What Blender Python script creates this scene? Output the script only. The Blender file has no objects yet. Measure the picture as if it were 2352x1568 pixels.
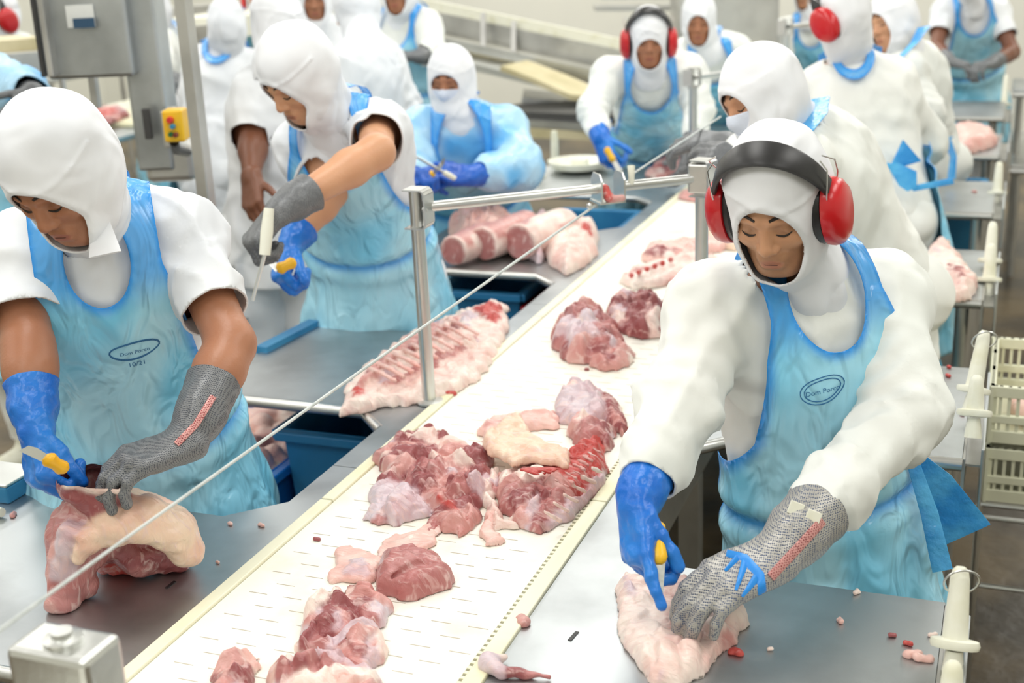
import bpy, math, random
import numpy as np
from mathutils import Vector, Matrix
from mathutils.bvhtree import BVHTree
random.seed(7); rng = np.random.default_rng(7)
S = bpy.context.scene; COL = S.collection

# ---------------------------------------------------------------- camera
FPX, IW, IH, HC = 3000.0, 2352, 1568, 1.95
def nrm(v):
    v = np.array(v, float); return v / np.linalg.norm(v)
_Y = nrm((1191, 1035, -3000)); _Z = -nrm((413, -9165, -3000)); _Z = nrm(_Z - _Y * np.dot(_Z, _Y)); _X = np.cross(_Y, _Z)
RC = np.array([_X, _Y, _Z]); CAM = np.array([0, 0, HC])
def ray(px, py): return RC @ np.array([px - IW / 2, IH / 2 - py, -FPX]) / FPX
def at(px, py, dep): return CAM + ray(px, py) * dep            # a pixel and a distance give a real point
def onz(px, py, z=0.9):
    d = ray(px, py); return CAM + d * ((z - HC) / d[2])
def vdir(r, u, t): return nrm(RC @ np.array([r, u, t], float))  # right, up, towards viewer
cam = bpy.data.cameras.new('camera'); cam_o = bpy.data.objects.new('camera', cam); COL.objects.link(cam_o)
M4 = Matrix([[*RC[i], CAM[i]] for i in range(3)] + [[0, 0, 0, 1]])
cam_o.matrix_world = M4
cam.sensor_width = 36; cam.lens = 36 * FPX / IW; cam.clip_start = .05
cam.dof.use_dof = True; cam.dof.focus_distance = 2.2; cam.dof.aperture_fstop = 3.8
S.camera = cam_o
# ---------------------------------------------------------------- light
w = bpy.data.worlds.new('world'); S.world = w; w.use_nodes = True
w.node_tree.nodes['Background'].inputs[0].default_value = (1, 1, .98, 1); w.node_tree.nodes['Background'].inputs[1].default_value = .55
S.view_settings.view_transform = 'Standard'; S.view_settings.look = 'None'; S.view_settings.gamma = 1
S.view_settings.use_curve_mapping = False; S.view_settings.exposure = 0.62
S.cycles.use_denoising = True; S.cycles.max_bounces = 8; S.cycles.diffuse_bounces = 4; S.cycles.glossy_bounces = 3; S.cycles.transparent_max_bounces = 6
LAMPS = [(x, y) for x in (-7.0, -4.2, -1.4, 1.4) for y in (-.9, 2.0, 4.9, 7.8, 10.2)]
for i, (x, y) in enumerate(LAMPS):
    l = bpy.data.lights.new('ceiling_light', 'AREA'); l.shape = 'RECTANGLE'; l.size = .9; l.size_y = 2.0; l.energy = 26
    l.color = (1, .985, .95); o = bpy.data.objects.new('ceiling_light', l); o.location = (x, y, 3.92); COL.objects.link(o)

# ---------------------------------------------------------------- materials
def srgb(r, g, b):
    return tuple(((c / 255) / 12.92 if c / 255 <= .04045 else ((c / 255 + .055) / 1.055) ** 2.4) for c in (r, g, b)) + (1,)
MATS = {}
def mat(name, col, rough=.5, metal=0, nscale=0, namt=0, bump=0, bscale=30, stretch=(1, 1, 1), vcol=None, alpha=1, sss=0, emit=0, spec=.5, col2=None, bdist=.01, fac=(.4, .65), coat=0, bdet=4):
    m = bpy.data.materials.new(name); m.use_nodes = True; N = m.node_tree.nodes; L = m.node_tree.links
    b = N['Principled BSDF']; b.inputs['Roughness'].default_value = rough; b.inputs['Metallic'].default_value = metal
    b.inputs['Specular IOR Level'].default_value = spec
    if coat: b.inputs['Coat Weight'].default_value = coat; b.inputs['Coat Roughness'].default_value = .15
    b.inputs['Base Color'].default_value = col
    if alpha < 1: b.inputs['Alpha'].default_value = alpha
    if sss:
        b.inputs['Subsurface Weight'].default_value = sss; b.inputs['Subsurface Scale'].default_value = .01
    tc = N.new('ShaderNodeTexCoord'); mp = N.new('ShaderNodeMapping'); mp.inputs['Scale'].default_value = stretch
    L.new(tc.outputs['Object'], mp.inputs['Vector'])
    src = None
    if vcol:
        a = N.new('ShaderNodeAttribute'); a.attribute_name = vcol; src = a.outputs['Color']
    if namt or col2:
        n = N.new('ShaderNodeTexNoise'); n.inputs['Scale'].default_value = nscale; n.inputs['Detail'].default_value = 5
        L.new(mp.outputs[0], n.inputs['Vector'])
        mx = N.new('ShaderNodeMix'); mx.data_type = 'RGBA'
        r = N.new('ShaderNodeMapRange'); r.inputs[1].default_value = fac[0]; r.inputs[2].default_value = fac[1]
        L.new(n.outputs['Fac'], r.inputs[0]); L.new(r.outputs[0], mx.inputs[0])
        if src: L.new(src, mx.inputs[6])
        else: mx.inputs[6].default_value = col
        if col2 and not (src and namt): mx.inputs[7].default_value = col2
        else:
            c2 = N.new('ShaderNodeMix'); c2.data_type = 'RGBA'; c2.inputs[0].default_value = namt
            if src: L.new(src, c2.inputs[6])
            else: c2.inputs[6].default_value = col
            c2.inputs[7].default_value = col2 or (0, 0, 0, 1); L.new(c2.outputs[2], mx.inputs[7])
        src = mx.outputs[2]
    if src: L.new(src, b.inputs['Base Color'])
    if bump:
        n = N.new('ShaderNodeTexNoise'); n.inputs['Scale'].default_value = bscale; n.inputs['Detail'].default_value = bdet; n.inputs['Distortion'].default_value = .8 if bdet < 4 else 0
        L.new(mp.outputs[0], n.inputs['Vector'])
        bp = N.new('ShaderNodeBump'); bp.inputs['Strength'].default_value = bump; bp.inputs['Distance'].default_value = bdist
        L.new(n.outputs['Fac'], bp.inputs['Height']); L.new(bp.outputs[0], b.inputs['Normal'])
    if emit: b.inputs['Emission Color'].default_value = col; b.inputs['Emission Strength'].default_value = emit
    MATS[name] = m; return m
mat('steel', (.68, .69, .67, 1), .33, 1, nscale=3, namt=.25, bump=.12, bscale=60, stretch=(1, 1, 1), bdist=.004)
mat('table_steel', (.54, .57, .585, 1), .42, 1, nscale=5, namt=.3, bump=.1, bscale=25, bdist=.004, fac=(.42, .7))
mat('dull_steel', (.6, .6, .58, 1), .38, .85, nscale=4, namt=.3)
mat('dark_metal', (.08, .08, .08, 1), .5, .5)
mat('white_plastic', srgb(238, 238, 222), .38, 0, nscale=15, col2=srgb(222, 220, 190), fac=(.5, .8))
mat('guide_plastic', srgb(242, 240, 214), .4, 0, nscale=4, col2=srgb(228, 222, 178), fac=(.5, .75))
mat('belt', srgb(247, 246, 236), .42, 0, nscale=7, col2=srgb(240, 228, 205), fac=(.55, .8), bump=.1, bscale=90)
mat('belt_slot', srgb(196, 186, 172), .6)
mat('black_rubber', (.012, .012, .013, 1), .38, nscale=8, col2=(.03, .03, .032, 1))
mat('red_plastic', srgb(205, 22, 32), .3, nscale=5, col2=srgb(190, 18, 28), coat=.3)
mat('blue_plastic', srgb(40, 120, 170), .4, nscale=5, col2=srgb(60, 140, 185))
mat('blue_liner', srgb(20, 110, 200), .25, nscale=8, col2=srgb(50, 150, 225), bump=.6, bscale=18)
mat('red_crate', srgb(170, 20, 35), .4, nscale=5, col2=srgb(150, 15, 30))
mat('yellow_plastic', srgb(245, 196, 40), .35, nscale=9, col2=srgb(235, 175, 30))
mat('cotton', srgb(236, 239, 242), .85, 0, bump=.8, bscale=6, bdist=.05, bdet=1.2, spec=.2, nscale=3, col2=srgb(228, 232, 238))
mat('cotton_warm', srgb(240, 242, 238), .85, 0, bump=.8, bscale=5.5, bdist=.05, bdet=1.2, spec=.2, nscale=3, col2=srgb(232, 236, 232))
mat('hood_cotton', srgb(240, 242, 246), .85, 0, bump=.6, bscale=9, bdist=.03, bdet=1.2, spec=.2, nscale=3, col2=srgb(232, 236, 242))
mat('mask_cloth', srgb(225, 232, 245), .8, 0, bump=.2, bscale=60, nscale=3, col2=srgb(215, 225, 242))
mat('apron_film', srgb(120, 200, 235), .22, 0, vcol='tint', bump=.9, bscale=13, bdist=.03, stretch=(1.4, 1.4, .6), alpha=.96, coat=.3, bdet=2)
mat('gown_film', srgb(110, 195, 240), .3, 0, vcol='tint', bump=.6, bscale=9, bdist=.03)
mat('film_edge', srgb(50, 150, 225), .25, 0, bump=.4, bscale=25, nscale=12, col2=srgb(90, 185, 240), bdist=.02)
mat('blue_glove', srgb(18, 105, 205), .32, 0, nscale=10, col2=srgb(40, 130, 220), bump=.35, bscale=40, bdist=.01)
mat('navy_glove', srgb(16, 80, 180), .35, 0, nscale=10, col2=srgb(30, 100, 200), bump=.35, bscale=40, bdist=.01)
mat('silicone', srgb(30, 135, 225), .35, nscale=5, col2=srgb(40, 145, 230))
mat('black_ink', srgb(40, 50, 70), .6, nscale=5, col2=srgb(45, 55, 75))
mat('blue_ink', srgb(45, 110, 160), .6, nscale=5, col2=srgb(50, 115, 165))
mat('paper', srgb(235, 238, 235), .7, nscale=9, col2=srgb(225, 228, 225))
mat('brow_hair', (.012, .008, .006, 1), .7, nscale=30, col2=(.03, .02, .015, 1))
mat('lip_line', srgb(95, 50, 42), .6, nscale=20, col2=srgb(85, 45, 38))
mat('floor', srgb(104, 88, 62), .32, 0, nscale=2.2, col2=srgb(58, 48, 36), fac=(.42, .6), bump=.3, bscale=14)
mat('wall', srgb(236, 236, 226), .5, 0, nscale=1, col2=srgb(230, 230, 220))
mat('ceiling', srgb(240, 240, 236), .7, 0, nscale=1, col2=srgb(235, 235, 230))
mat('cream_belt', srgb(215, 205, 170), .5, 0, nscale=4, col2=srgb(190, 180, 140))
mat('cord_grey', srgb(205, 210, 208), .6, nscale=40, col2=srgb(185, 192, 190))
mat('crate_plastic', srgb(228, 230, 205), .45, nscale=4, col2=srgb(215, 215, 190))
mat('lamp_glass', (1, 1, .97, 1), .4, emit=2.5)
for nm, c, c2 in (('skin_tan', (205, 155, 118), (200, 135, 100)), ('skin_brown', (172, 112, 78), (160, 98, 66)), ('skin_mid', (200, 148, 112), (190, 130, 96)), ('skin_dark', (122, 76, 54), (108, 66, 46))):
    mat(nm, srgb(*c), .42, 0, vcol='tint', nscale=9, namt=.28, col2=srgb(*c2), sss=.08, bump=.08, bscale=160)
def meatmat(name):
    m = bpy.data.materials.new(name); m.use_nodes = True; N = m.node_tree.nodes; L = m.node_tree.links; b = N['Principled BSDF']
    b.inputs['Roughness'].default_value = .3; b.inputs['Specular IOR Level'].default_value = .55
    b.inputs['Subsurface Weight'].default_value = .12; b.inputs['Subsurface Scale'].default_value = .01; b.inputs['Subsurface Radius'].default_value = (1, .35, .3)
    a = N.new('ShaderNodeAttribute'); a.attribute_name = 'tint'; tc = N.new('ShaderNodeTexCoord')
    mp = N.new('ShaderNodeMapping'); mp.inputs['Scale'].default_value = (1, 3.2, 1); mp.inputs['Rotation'].default_value = (0, 0, .6); L.new(tc.outputs['Object'], mp.inputs[0])
    n = N.new('ShaderNodeTexNoise'); n.inputs['Scale'].default_value = 26; n.inputs['Detail'].default_value = 6; n.inputs['Distortion'].default_value = 1.2; L.new(mp.outputs[0], n.inputs[0])
    r = N.new('ShaderNodeMapRange'); r.inputs[1].default_value = .53; r.inputs[2].default_value = .70; r.inputs[4].default_value = .75; L.new(n.outputs['Fac'], r.inputs[0])
    mx = N.new('ShaderNodeMix'); mx.data_type = 'RGBA'; L.new(r.outputs[0], mx.inputs[0]); L.new(a.outputs['Color'], mx.inputs[6]); mx.inputs[7].default_value = srgb(232, 205, 200)
    n2 = N.new('ShaderNodeTexNoise'); n2.inputs['Scale'].default_value = 14; n2.inputs['Detail'].default_value = 5; L.new(tc.outputs['Object'], n2.inputs[0])
    r2 = N.new('ShaderNodeMapRange'); r2.inputs[1].default_value = .45; r2.inputs[2].default_value = .7; r2.inputs[4].default_value = .38; L.new(n2.outputs['Fac'], r2.inputs[0])
    m2 = N.new('ShaderNodeMix'); m2.data_type = 'RGBA'; m2.blend_type = 'MULTIPLY'; L.new(r2.outputs[0], m2.inputs[0]); L.new(mx.outputs[2], m2.inputs[6]); m2.inputs[7].default_value = srgb(225, 130, 125)
    L.new(m2.outputs[2], b.inputs['Base Color'])
    bp = N.new('ShaderNodeBump'); bp.inputs['Strength'].default_value = .55; bp.inputs['Distance'].default_value = .008
    L.new(n.outputs['Fac'], bp.inputs['Height']); L.new(bp.outputs[0], b.inputs['Normal']); MATS[name] = m
meatmat('meat')
def meshglove(name, c1, c2, sc):
    m = bpy.data.materials.new(name); m.use_nodes = True; N = m.node_tree.nodes; L = m.node_tree.links; b = N['Principled BSDF']
    b.inputs['Roughness'].default_value = .42; b.inputs['Metallic'].default_value = .35
    tc = N.new('ShaderNodeTexCoord'); v = N.new('ShaderNodeTexVoronoi'); v.inputs['Scale'].default_value = sc; v.inputs['Randomness'].default_value = .25; L.new(tc.outputs['Object'], v.inputs['Vector'])
    r = N.new('ShaderNodeMapRange'); r.inputs[1].default_value = .22; r.inputs[2].default_value = .48; L.new(v.outputs['Distance'], r.inputs[0])
    n = N.new('ShaderNodeTexNoise'); n.inputs['Scale'].default_value = 14; L.new(tc.outputs['Object'], n.inputs[0])
    u = N.new('ShaderNodeMix'); u.data_type = 'RGBA'; L.new(n.outputs['Fac'], u.inputs[0]); u.inputs[6].default_value = srgb(45, 45, 50); u.inputs[7].default_value = c2
    x = N.new('ShaderNodeMix'); x.data_type = 'RGBA'; L.new(r.outputs[0], x.inputs[0]); L.new(u.outputs[2], x.inputs[6]); x.inputs[7].default_value = c1
    L.new(x.outputs[2], b.inputs['Base Color'])
    bp = N.new('ShaderNodeBump'); bp.inputs['Strength'].default_value = .6; bp.inputs['Distance'].default_value = .002; L.new(r.outputs[0], bp.inputs['Height']); L.new(bp.outputs[0], b.inputs['Normal']); MATS[name] = m
meshglove('chain_mesh', srgb(178, 176, 170), srgb(60, 100, 160), 330)
meshglove('knit_grey', srgb(128, 130, 132), srgb(70, 80, 95), 420)
meshglove('chain_red', srgb(205, 150, 145), srgb(190, 60, 70), 330)

# ---------------------------------------------------------------- mesh helpers
def tag(o, label=None, cat=None, group=None, kind=None):
    if label: o['label'] = label
    if cat: o['category'] = cat
    if group: o['group'] = group
    if kind: o['kind'] = kind
    return o
def empty(name, loc, label=None, cat=None, group=None, parent=None):
    o = bpy.data.objects.new(name, None); o.location = tuple(loc); o.empty_display_size = .05; COL.objects.link(o)
    if parent: o.parent = parent
    return tag(o, label, cat, group)
def link(name, me, m, parent=None, smooth=True):
    o = bpy.data.objects.new(name, me); COL.objects.link(o)
    if m is not None: me.materials.append(MATS[m] if isinstance(m, str) else m)
    if smooth and len(me.polygons): me.polygons.foreach_set('use_smooth', np.ones(len(me.polygons), bool))
    if parent is not None:
        o.parent = parent; o.location = -parent.location if parent.parent is None else -(parent.location + parent.parent.location)
        p = parent; t = Vector((0, 0, 0))
        while p is not None: t += p.location; p = p.parent
        o.location = -t
    return o
def npmesh(name, V, Q, tint=None):
    me = bpy.data.meshes.new(name); V = np.asarray(V, np.float32); Q = np.asarray(Q, np.int32)
    me.vertices.add(len(V)); me.vertices.foreach_set('co', V.ravel())
    k = Q.shape[1] if len(Q) else 4
    me.loops.add(Q.size); me.loops.foreach_set('vertex_index', Q.ravel())
    me.polygons.add(len(Q)); me.polygons.foreach_set('loop_start', np.arange(len(Q), dtype=np.int32) * k)
    me.update(calc_edges=True); me.validate()
    if tint is not None and len(tint) == len(me.vertices):
        a = me.color_attributes.new('tint', 'FLOAT_COLOR', 'POINT')
        c = np.ones((len(V), 4), np.float32); c[:, :3] = tint[:, :3]; a.data.foreach_set('color', c.ravel())
    return me
class MB:
    def __init__(s): s.v = []; s.f = []
    def add(s, V, Fs):
        n = len(s.v); s.v += [tuple(map(float, p)) for p in V]; s.f += [tuple(i + n for i in q) for q in Fs]; return s
    def box(s, lo, hi, bev=0):
        x0, y0, z0 = lo; x1, y1, z1 = hi
        return s.add([(x0, y0, z0), (x1, y0, z0), (x1, y1, z0), (x0, y1, z0), (x0, y0, z1), (x1, y0, z1), (x1, y1, z1), (x0, y1, z1)],
                     [(0, 3, 2, 1), (4, 5, 6, 7), (0, 1, 5, 4), (1, 2, 6, 5), (2, 3, 7, 6), (3, 0, 4, 7)])
    def bar(s, a, b, w, h, up=(0, 0, 1)):
        a = np.array(a, float); b = np.array(b, float); d = nrm(b - a); u = np.array(up, float)
        if abs(np.dot(d, u)) > .95: u = np.array((1., 0, 0))
        sd = nrm(np.cross(d, u)); u = np.cross(sd, d); P = []
        for e in (a, b):
            for i, j in ((-1, -1), (1, -1), (1, 1), (-1, 1)): P.append(e + sd * w / 2 * i + u * h / 2 * j)
        return s.add(P, [(3, 2, 1, 0), (4, 5, 6, 7), (0, 1, 5, 4), (1, 2, 6, 5), (2, 3, 7, 6), (3, 0, 4, 7)])
    def prism(s, pts, z0, z1):
        n = len(pts); P = [(p[0], p[1], z0) for p in pts] + [(p[0], p[1], z1) for p in pts]
        ar = sum(pts[i][0] * pts[(i + 1) % n][1] - pts[(i + 1) % n][0] * pts[i][1] for i in range(n))
        F_ = [tuple(range(n)), tuple(range(2 * n - 1, n - 1, -1))] if ar < 0 else [tuple(range(n - 1, -1, -1)), tuple(range(n, 2 * n))]
        for i in range(n):
            j = (i + 1) % n; F_.append((i, j, n + j, n + i) if ar > 0 else (j, i, n + i, n + j))
        return s.add(P, F_)
    def tube(s, pts, r, n=12, caps=True, flat=1):
        pts = [np.array(p, float) for p in pts]; rs = r if hasattr(r, '__len__') else [r] * len(pts)
        ref = None; P = []
        for i, p in enumerate(pts):
            d = nrm(pts[min(i + 1, len(pts) - 1)] - pts[max(i - 1, 0)])
            if ref is None: ref = np.array((0, 0, 1.)) if abs(d[2]) < .9 else np.array((1., 0, 0))
            sd = np.cross(d, ref); sd = nrm(sd); ref = np.cross(sd, d)
            for k in range(n):
                a = 2 * math.pi * k / n; P.append(p + sd * math.cos(a) * rs[i] + ref * math.sin(a) * rs[i] * flat)
        Fs = [(i * n + k, i * n + (k + 1) % n, (i + 1) * n + (k + 1) % n, (i + 1) * n + k) for i in range(len(pts) - 1) for k in range(n)]
        if caps: Fs += [tuple(range(n - 1, -1, -1)), tuple((len(pts) - 1) * n + k for k in range(n))]
        return s.add(P, Fs)
    def lathe(s, prof, c, ax=(0, 0, 1), n=20, sq=(1, 1), ref=None):
        ax = nrm(ax); rf = nrm(np.cross(ax, (0, 1, 0) if abs(ax[1]) < .9 else (1, 0, 0))) if ref is None else nrm(np.array(ref) - ax * np.dot(ref, ax)); s2 = np.cross(ax, rf); c = np.array(c, float); P = []
        for (r, h) in prof:
            for k in range(n):
                a = 2 * math.pi * k / n; P.append(c + ax * h + rf * math.cos(a) * r * sq[0] + s2 * math.sin(a) * r * sq[1])
        Fs = [(i * n + k, i * n + (k + 1) % n, (i + 1) * n + (k + 1) % n, (i + 1) * n + k) for i in range(len(prof) - 1) for k in range(n)]
        Fs += [tuple(range(n - 1, -1, -1)), tuple((len(prof) - 1) * n + k for k in range(n))]
        return s.add(P, Fs)
    def build(s, name, m, parent=None, smooth=False, bevel=0):
        me = bpy.data.meshes.new(name); me.from_pydata(s.v, [], s.f); me.update()
        o = link(name, me, m, parent, False)
        if smooth:
            me.polygons.foreach_set('use_smooth', np.ones(len(me.polygons), bool))
            me.set_sharp_from_angle(angle=math.radians(40))
        if bevel:
            b = o.modifiers.new('bevel', 'BEVEL'); b.width = bevel; b.segments = 2; b.limit_method = 'ANGLE'
        return o
# ---------------------------------------------------------------- implicit surfaces
TAB = rng.random((32, 32, 32)).astype(np.float32)
def vnoise(P, s=1, seed=0):
    q = P * s + seed * 7.31; i = np.floor(q).astype(np.int64); t = (q - i).astype(np.float32); t = t * t * (3 - 2 * t)
    x, y, z = i[..., 0] & 31, i[..., 1] & 31, i[..., 2] & 31; x1, y1, z1 = (x + 1) & 31, (y + 1) & 31, (z + 1) & 31
    a, b, c = t[..., 0], t[..., 1], t[..., 2]
    def lx(yy, zz): return TAB[x, yy, zz] * (1 - a) + TAB[x1, yy, zz] * a
    return ((lx(y, z) * (1 - b) + lx(y1, z) * b) * (1 - c) + (lx(y, z1) * (1 - b) + lx(y1, z1) * b) * c) * 2 - 1
def ss(a, b, x): t = np.clip((x - a) / (b - a), 0, 1); return t * t * (3 - 2 * t)
FAR = .09
class Field:
    def __init__(s, lo, hi, h):
        s.h = h; s.lo = np.array(lo, float); s.n = np.maximum(np.ceil((np.array(hi) - s.lo) / h).astype(int) + 1, 4)
        s.d = np.full(tuple(s.n), FAR, np.float32); s.t = np.zeros(tuple(s.n), np.int8)
        s.ax = [(s.lo[i] + np.arange(s.n[i]) * h).astype(np.float32) for i in range(3)]
    def sub(s, lo, hi):
        i0 = np.clip(np.floor((np.array(lo) - s.lo) / s.h).astype(int), 0, s.n - 1); i1 = np.clip(np.ceil((np.array(hi) - s.lo) / s.h).astype(int) + 1, 1, s.n)
        if np.any(i1 <= i0): return None, None
        sl = tuple(slice(a, b) for a, b in zip(i0, i1))
        P = np.stack(np.meshgrid(*[s.ax[k][sl[k]] for k in range(3)], indexing='ij'), -1); return sl, P
    def op(s, fn, lo, hi, k, tg=0, sub=False):
        sl, P = s.sub(np.array(lo) - FAR, np.array(hi) + FAR)
        if sl is None: return s
        b = fn(P); a = s.d[sl]
        if sub:
            hh = np.clip(.5 - .5 * (a + b) / k, 0, 1); s.d[sl] = a * (1 - hh) - b * hh + k * hh * (1 - hh); return s
        if tg: s.t[sl] = np.where(b < a, tg, s.t[sl])
        hh = np.clip(.5 + .5 * (b - a) / k, 0, 1); s.d[sl] = b * (1 - hh) + a * hh - k * hh * (1 - hh); return s
    def cone(s, a, b, ra, rb, k=.02, flat=None, tg=0, sub=False):
        a = np.array(a, np.float32); b = np.array(b, np.float32); ba = b - a; L2 = max(float(ba @ ba), 1e-9); R_ = max(ra, rb)
        def fn(P):
            p = P - a; t = np.clip((p @ ba) / L2, 0, 1); q = p - t[..., None] * ba
            if flat is not None:
                ax = np.array(flat[0], np.float32); q = q + ax * ((q @ ax) * (flat[1] - 1))[..., None]
            return np.sqrt((q * q).sum(-1)) - (ra + (rb - ra) * t)
        return s.op(fn, np.minimum(a, b) - R_, np.maximum(a, b) + R_, k, tg, sub)
    def ell(s, c, r, R_=None, k=.02, tg=0, sub=False):
        c = np.array(c, np.float32); r = np.array(r, np.float32); R_ = np.eye(3, dtype=np.float32) if R_ is None else np.array(R_, np.float32)
        def fn(P):
            q = (P - c) @ R_ / r; l = np.sqrt((q * q).sum(-1)); return (l - 1) * l / np.maximum(np.sqrt(((q / r) ** 2).sum(-1)), 1e-6)
        m = float(r.max()); return s.op(fn, c - m, c + m, k, tg, sub)
    def noise(s, fn, band=.04):
        idx = np.nonzero(np.abs(s.d) < band); P = np.stack([s.ax[i][idx[i]] for i in range(3)], -1); s.d[idx] += fn(P).astype(np.float32); return s
    def mesh(s, iso=0, tags=False):
        d = s.d - iso; n = s.n; ins = d < 0
        c = np.zeros(tuple(n - 1), np.int8)
        for i in (0, 1):
            for j in (0, 1):
                for k in (0, 1): c += ins[i:n[0] - 1 + i, j:n[1] - 1 + j, k:n[2] - 1 + k]
        I = np.argwhere((c > 0) & (c < 8))
        if len(I) == 0: return np.zeros((0, 3)), np.zeros((0, 4), int)
        cid = -np.ones(tuple(n - 1), np.int64); cid[tuple(I.T)] = np.arange(len(I))
        acc = np.zeros((len(I), 3)); cnt = np.zeros(len(I))
        cor = [(i, j, k) for i in (0, 1) for j in (0, 1) for k in (0, 1)]
        dv = {q: d[I[:, 0] + q[0], I[:, 1] + q[1], I[:, 2] + q[2]] for q in cor}
        for q in cor:
            for a in range(3):
                if q[a] == 0:
                    r = list(q); r[a] = 1; r = tuple(r); A, B = dv[q], dv[r]; m = (A < 0) != (B < 0)
                    t = np.where(m, A / np.where(m, A - B, 1), 0)
                    p = np.tile(np.array(q, float), (len(I), 1)); p[:, a] = t; acc += p * m[:, None]; cnt += m
        V = s.lo + (I + acc / np.maximum(cnt, 1)[:, None]) * s.h; Q = []
        for a in range(3):
            sl0 = [slice(None)] * 3; sl1 = [slice(None)] * 3; sl0[a] = slice(0, n[a] - 1); sl1[a] = slice(1, n[a])
            x0 = ins[tuple(sl0)]; x1 = ins[tuple(sl1)]; b, c2 = [(1, 2), (2, 0), (0, 1)][a]
            E_ = np.argwhere(x0 != x1); E_ = E_[(E_[:, b] > 0) & (E_[:, c2] > 0) & (E_[:, b] < n[b] - 1) & (E_[:, c2] < n[c2] - 1)]
            fl = x0[tuple(E_.T)]
            def g(db, dc):
                J = E_.copy(); J[:, b] -= db; J[:, c2] -= dc; return cid[tuple(J.T)]
            q = np.stack([g(1, 1), g(0, 1), g(0, 0), g(1, 0)], 1); q[~fl] = q[~fl][:, ::-1]; Q.append(q)
        Q = np.concatenate(Q); Q = Q[(Q >= 0).all(1)]
        if tags:
            J = np.clip(np.rint((V - s.lo) / s.h).astype(int), 0, n - 1); return V, Q, s.t[tuple(J.T)]
        return V, Q
def cut(V, Q, g, h, it=3):                                   # clip a surface along g = 0
    if len(Q) == 0: return V, Q
    T = np.concatenate([Q[:, [0, 1, 2]], Q[:, [0, 2, 3]]]) if Q.shape[1] == 4 else Q
    gv = g(V); gv = np.where(np.abs(gv) < 1e-6, 1e-6, gv); ins = gv > 0; c = ins[T].sum(1); out = [T[c == 3]]; E1, E2 = [], []
    def rot(t, m):                                             # put the odd vertex first
        k = np.argmax(m, 1); r = np.arange(len(t)); return t[r, k], t[r, (k + 1) % 3], t[r, (k + 2) % 3]
    t1 = T[c == 1]; t2 = T[c == 2]; a1, b1, c1 = rot(t1, ins[t1]); a2, b2, c2 = rot(t2, ~ins[t2])
    ed = np.concatenate([np.stack([a1, b1], 1), np.stack([a1, c1], 1), np.stack([a2, b2], 1), np.stack([a2, c2], 1)])
    if len(ed):
        es = np.sort(ed, 1); u, inv = np.unique(es, axis=0, return_inverse=True); inv = inv.ravel(); ga, gb = gv[u[:, 0]], gv[u[:, 1]]; t = ga / (ga - gb)
        NV = V[u[:, 0]] + (V[u[:, 1]] - V[u[:, 0]]) * t[:, None]; base = len(V); n1, n2 = len(t1), len(t2)
        ab, ac, db, dc = [base + inv[i] for i in (slice(0, n1), slice(n1, 2 * n1), slice(2 * n1, 2 * n1 + n2), slice(2 * n1 + n2, None))]
        out += [np.stack([a1, ab, ac], 1), np.stack([db, b2, c2], 1), np.stack([db, c2, dc], 1)]; V = np.concatenate([V, NV])
    T = np.concatenate(out)
    if len(T) == 0: return V[:0], T
    used, inv = np.unique(T, return_inverse=True); return V[used], inv.reshape(T.shape)
def tri_bvh(V, Q): return BVHTree.FromPolygons([tuple(v) for v in V], [tuple(int(i) for i in q) for q in Q])
def solid(o, t, off=-1):
    m = o.modifiers.new('solid', 'SOLIDIFY'); m.thickness = t; m.offset = off; return o
def center(o):
    me = o.data; n = len(me.vertices); c = np.empty(n * 3, np.float32); me.vertices.foreach_get('co', c); c = c.reshape(-1, 3)
    m = (c.min(0) + c.max(0)) / 2; m[2] = c[:, 2].min(); me.vertices.foreach_set('co', (c - m).ravel().astype(np.float32)); me.update(); o.location = tuple(float(x) for x in m); return o
# ---------------------------------------------------------------- room
def struct(name, mb, m):
    o = mb.build(name, m); o['kind'] = 'structure'; return o
struct('floor', MB().box((-9, -3, -.1), (3.4, 11.5, 0)), 'floor')
struct('wall_back', MB().box((-9, 11.5, 0), (3.4, 11.7, 4.2)), 'wall')
struct('wall_left', MB().box((-9.2, -3, 0), (-9, 11.5, 4.2)), 'wall')
struct('wall_right', MB().box((3.4, -3, 0), (3.6, 11.5, 4.2)), 'wall')
struct('wall_front', MB().box((-9, -3.2, 0), (3.4, -3, 4.2)), 'wall')
struct('ceiling', MB().box((-9, -3, 4.2), (3.4, 11.5, 4.3)), 'ceiling')
# ---------------------------------------------------------------- conveyor and its steel table
BX0, BX1, ZT = -1.16, -.69, .9
LN = [1.33, 2.46, 3.64, 4.79, 5.94]; RN = [.2, 1.37, 2.5, 3.62, 4.7, 5.81, 6.86]; YE = 7.9
conv = empty('conveyor', ((BX0 + BX1) / 2, 3.5, 0), 'long white plastic conveyor belt carrying meat between the steel work tables', 'conveyor')
belt = MB().box((BX0, .3, ZT - .03), (BX1 - .004, YE, ZT)).build('belt', 'belt', conv)
sl = MB()
y = .9; r = 0
while y < 3.4:
    for k in range(7):
        x = BX0 + .03 + (k + (.5 if r % 2 else 0)) * .066 + random.uniform(-.004, .004)
        if x + .034 < BX1 - .01: sl.box((x, y, ZT + .0002), (x + .034, y + .0012, ZT + .0006))
    y += .037; r += 1
o = sl.build('belt_slots', 'belt_slot', conv); o['kind'] = 'stuff'
MB().box((BX1 - .004, .3, ZT - .03), (BX1 + .004, YE, ZT - .004)).build('belt_gap', 'dark_metal', conv)
te = MB(); y = .9
while y < 3.0:
    te.box((BX1 - .0045, y, ZT - .02), (BX1 + .0045, y + .007, ZT + .0005)); y += .014
o = te.build('belt_teeth', 'guide_plastic', conv); o['kind'] = 'stuff'
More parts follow.
